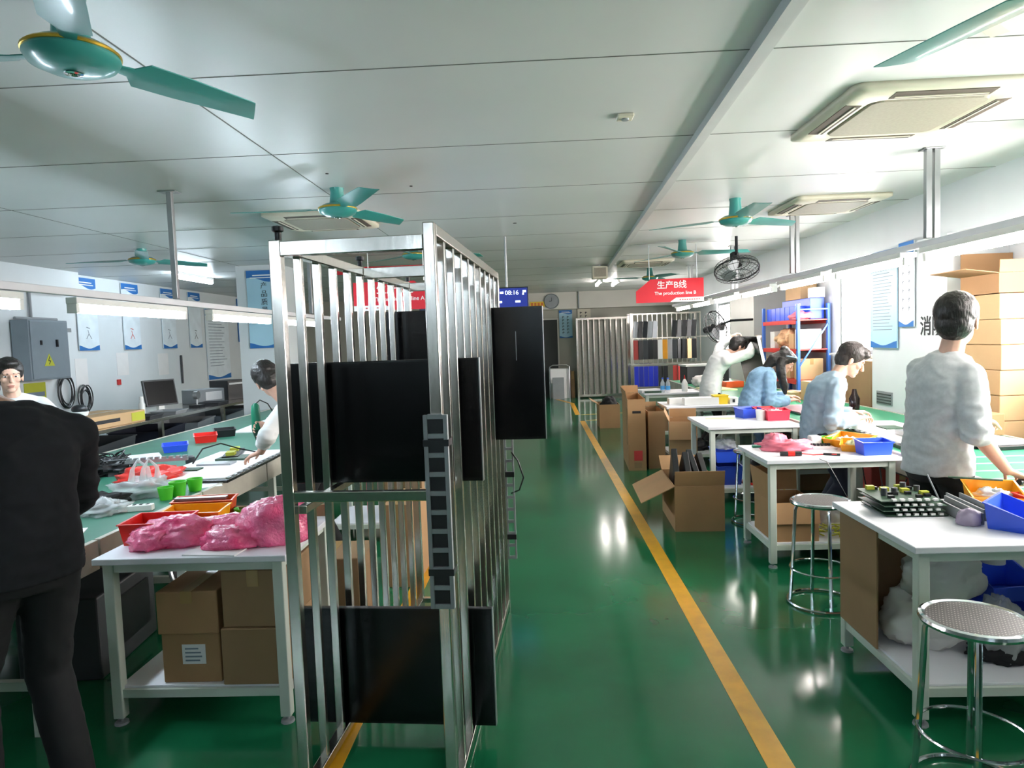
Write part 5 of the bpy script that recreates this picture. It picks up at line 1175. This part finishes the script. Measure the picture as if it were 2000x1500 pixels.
# white shirt man facing the camera
person('person in a white collared shirt facing the camera at the far left', (-4.1, 5.15), (-4.12, 5.2, .86), (-4.07, 5.12, 1.32), (.6, -.8, 0), (.6, -.8, 0), (-4.055, 5.08, 1.475), (.68, -.73, -.05),
       [(-3.52, 5.0, 1.14), (-4.2, 4.85, .95)], [(.2, .2, -.9), (-.6, .1, -.6)], [(.6, -.2, .4), (.5, -.8, 0)], [(-4.05, 5.24, .08), (-4.2, 5.14, .08)], [(.6, -.8, 0)]*2,
       ('shirt', WHITESH), ('trousers', NAVY), skin=SKINP, collar=True, sleeve=(.9, .9), loose=.018, scale=.98, wrk=.004)
t = T('spray_nozzle', 'small black and white device held up by the white shirt man', 'device', (-3.42, 4.93, 1.19))
M().ell((0, 0, .03), (.06, .045, .035)).obj('cap', BLACKP, t, 2); M().lathe([(0, -.02), (.05, -.02), (.06, .01), (0, .015)], n=16).obj('base', WHITEP, t, True)
# worker behind the rack with the green screwdriver
person('person with black hair and white shirt bowing over the left conveyor behind the steel rack', (-1.62, 4.98), (-1.60, 4.98, .88), (-1.87, 4.98, 1.23), (-1, .2, 0), (-.8, .6, 0), (-2.005, 4.98, 1.385), (-.35, .85, -.4),
       [(-1.99, 4.74, .89), (-2.07, 5.12, 1.02)], [(0, -.8, -.4), (.2, .9, -.3)], [(-.8, 0, -.3), (-.7, -.2, .15)], [(-1.58, 4.86, .08), (-1.58, 5.1, .08)], [(-1, 0, 0)]*2,
       ('shirt', WHITESH), ('trousers', BLACKC), skin=SKINP, sleeve=(.45, .45), loose=.018, up=(-.5, .2, .8), curl=(.5, 1.1), pn=[None, (-.3, -.9, -.2)], hair='short')
t = T('electric_screwdriver', 'green electric screwdriver held upright over the open television', 'screwdriver', (-2.165, 5.10, .90))
M().lathe([(0, 0), (.008, 0), (.012, .03), (.032, .09), (.035, .11), (0, .11)], n=16).obj('nose', mat('dark_green_plastic', '#0c3d30', .4), t, True)
M().lathe([(0, .11), (.035, .11), (.034, .24), (.028, .29), (.012, .31), (0, .31)], n=16).obj('handle', TEALT, t, True)
M().cyl((0, 0, -.09), (0, 0, 0), .005, n=8).obj('bit', SILVER, t, True)
M().tube([(0, 0, .3), (.03, .02, .33), (.08, .04, .30), (.13, .06, .2), (.15, .06, .12)], .005, 6).obj('cable', BLACKP, t, True); M().ring((-.005, 0, .25), .02, .005, 16, 6, RX).obj('hook', BLACKP, t, True)
# man lifting the panel
person('person in a white long-sleeved shirt lifting a television panel with raised arms', (2.34, 9.55), (2.37, 9.55, .86), (2.60, 9.5, 1.34), (.95, .1, 0), (.95, .1, 0), (2.735, 9.49, 1.41), (.85, .25, -.45),
       [(2.80, 9.98, 1.56), (2.98, 9.42, 1.50)], [(-.3, .5, -.2), (.2, -.6, -.6)], [(.7, -.2, .35), (.3, .6, .5)], [(2.28, 9.66, .08), (2.25, 9.42, .08)], [(1, 0, 0)]*2,
       ('shirt', WHITESH), ('trousers', BLACKC), skin=SKINP, sleeve=(.85, .85), loose=.03, hem=-.28, bend=.05, curl=(.9, .9), pn=[(.5, 0, -.8), (.3, .4, -.8)])
# woman in denim
person('person with long black hair and pale denim jacket leaning over the right conveyor', (2.30, 7.6), (2.33, 7.6, .82), (2.525, 7.6, 1.19), (1, 0, 0), (1, .05, 0), (2.69, 7.58, 1.265), (.80, -.15, -.60),
       [(2.76, 7.70, .88), (2.70, 7.48, .86)], [(0, .4, -.9), (-.35, -.25, -.9)], [(1, -.3, .05), (1, .3, .05)], [(2.26, 7.7, .08), (2.2, 7.5, .08)], [(1, 0, 0)]*2,
       ('denim_jacket', DENIM), ('jeans', DENIMD), skin=SKINP, hairm=HAIR, sleeve=.95, loose=.034, hem=-.2, hair='long', bend=.03, sh=.16, scale=.94, up=(.6, 0, .8), wrk=.009)
# young man in pale blue
person('person with brown-black hair and pale blue sweatshirt behind the second right table', (2.16, 5.44), (2.20, 5.46, .82), (2.33, 5.45, 1.25), (1, 0, 0), (1, -.05, 0), (2.445, 5.44, 1.365), (.84, -.2, -.5),
       [(2.55, 5.62, .93), (2.44, 5.32, .92)], [(-.2, .6, -.7), (-.5, -.35, -.7)], [(1, -.3, .1), (1, .3, .12)], [(2.24, 5.58, .08), (2.12, 5.36, .08)], [(1, 0, 0)]*2,
       ('sweatshirt', BLUESW), ('trousers', NAVY), skin=SKINP, hairm=HAIRB, sleeve=.92, loose=.024, hem=-.2, hair='fringe', bend=.05, sh=.155, scale=.96, wrk=.011, curl=(.9, .9))
# grey sweater man
person('person in a grey sweater seen from behind at the right conveyor, head turned away', (2.16, 3.78), (2.17, 3.80, .88), (2.225, 3.78, 1.455), (.93, .33, 0), (.95, .3, 0), (2.268, 3.79, 1.63), (.72, .69, .03),
       [(2.75, 4.15, .92), (2.385, 3.56, .86)], [(.2, .5, -.8), (-.6, -.35, -.3)], [(.8, .3, -.1), (.85, .15, -.35)], [(2.13, 3.93, .08), (2.22, 3.70, .08)], [(.8, .6, 0)]*2,
       ('sweater', GREYSW), ('trousers', BLACKC), skin=SKINP, hairm=HAIR, sleeve=(.3, .12), loose=.034, hem=-.12, bend=.04, sh=.145, wrk=.008, curl=(1.2, 1.3), hs=1.17)
t = T('hand_tool', 'black tool held in the right hand of the grey sweater man', 'tool', (2.475, 3.56, .80), .3)
M().cyl((-.04, 0, 0), (.1, 0, -.01), .016).obj('handle', BLACKP, t, True); M().cyl((.1, 0, -.01), (.14, 0, -.012), .009).obj('tip', SILVER, t, True)
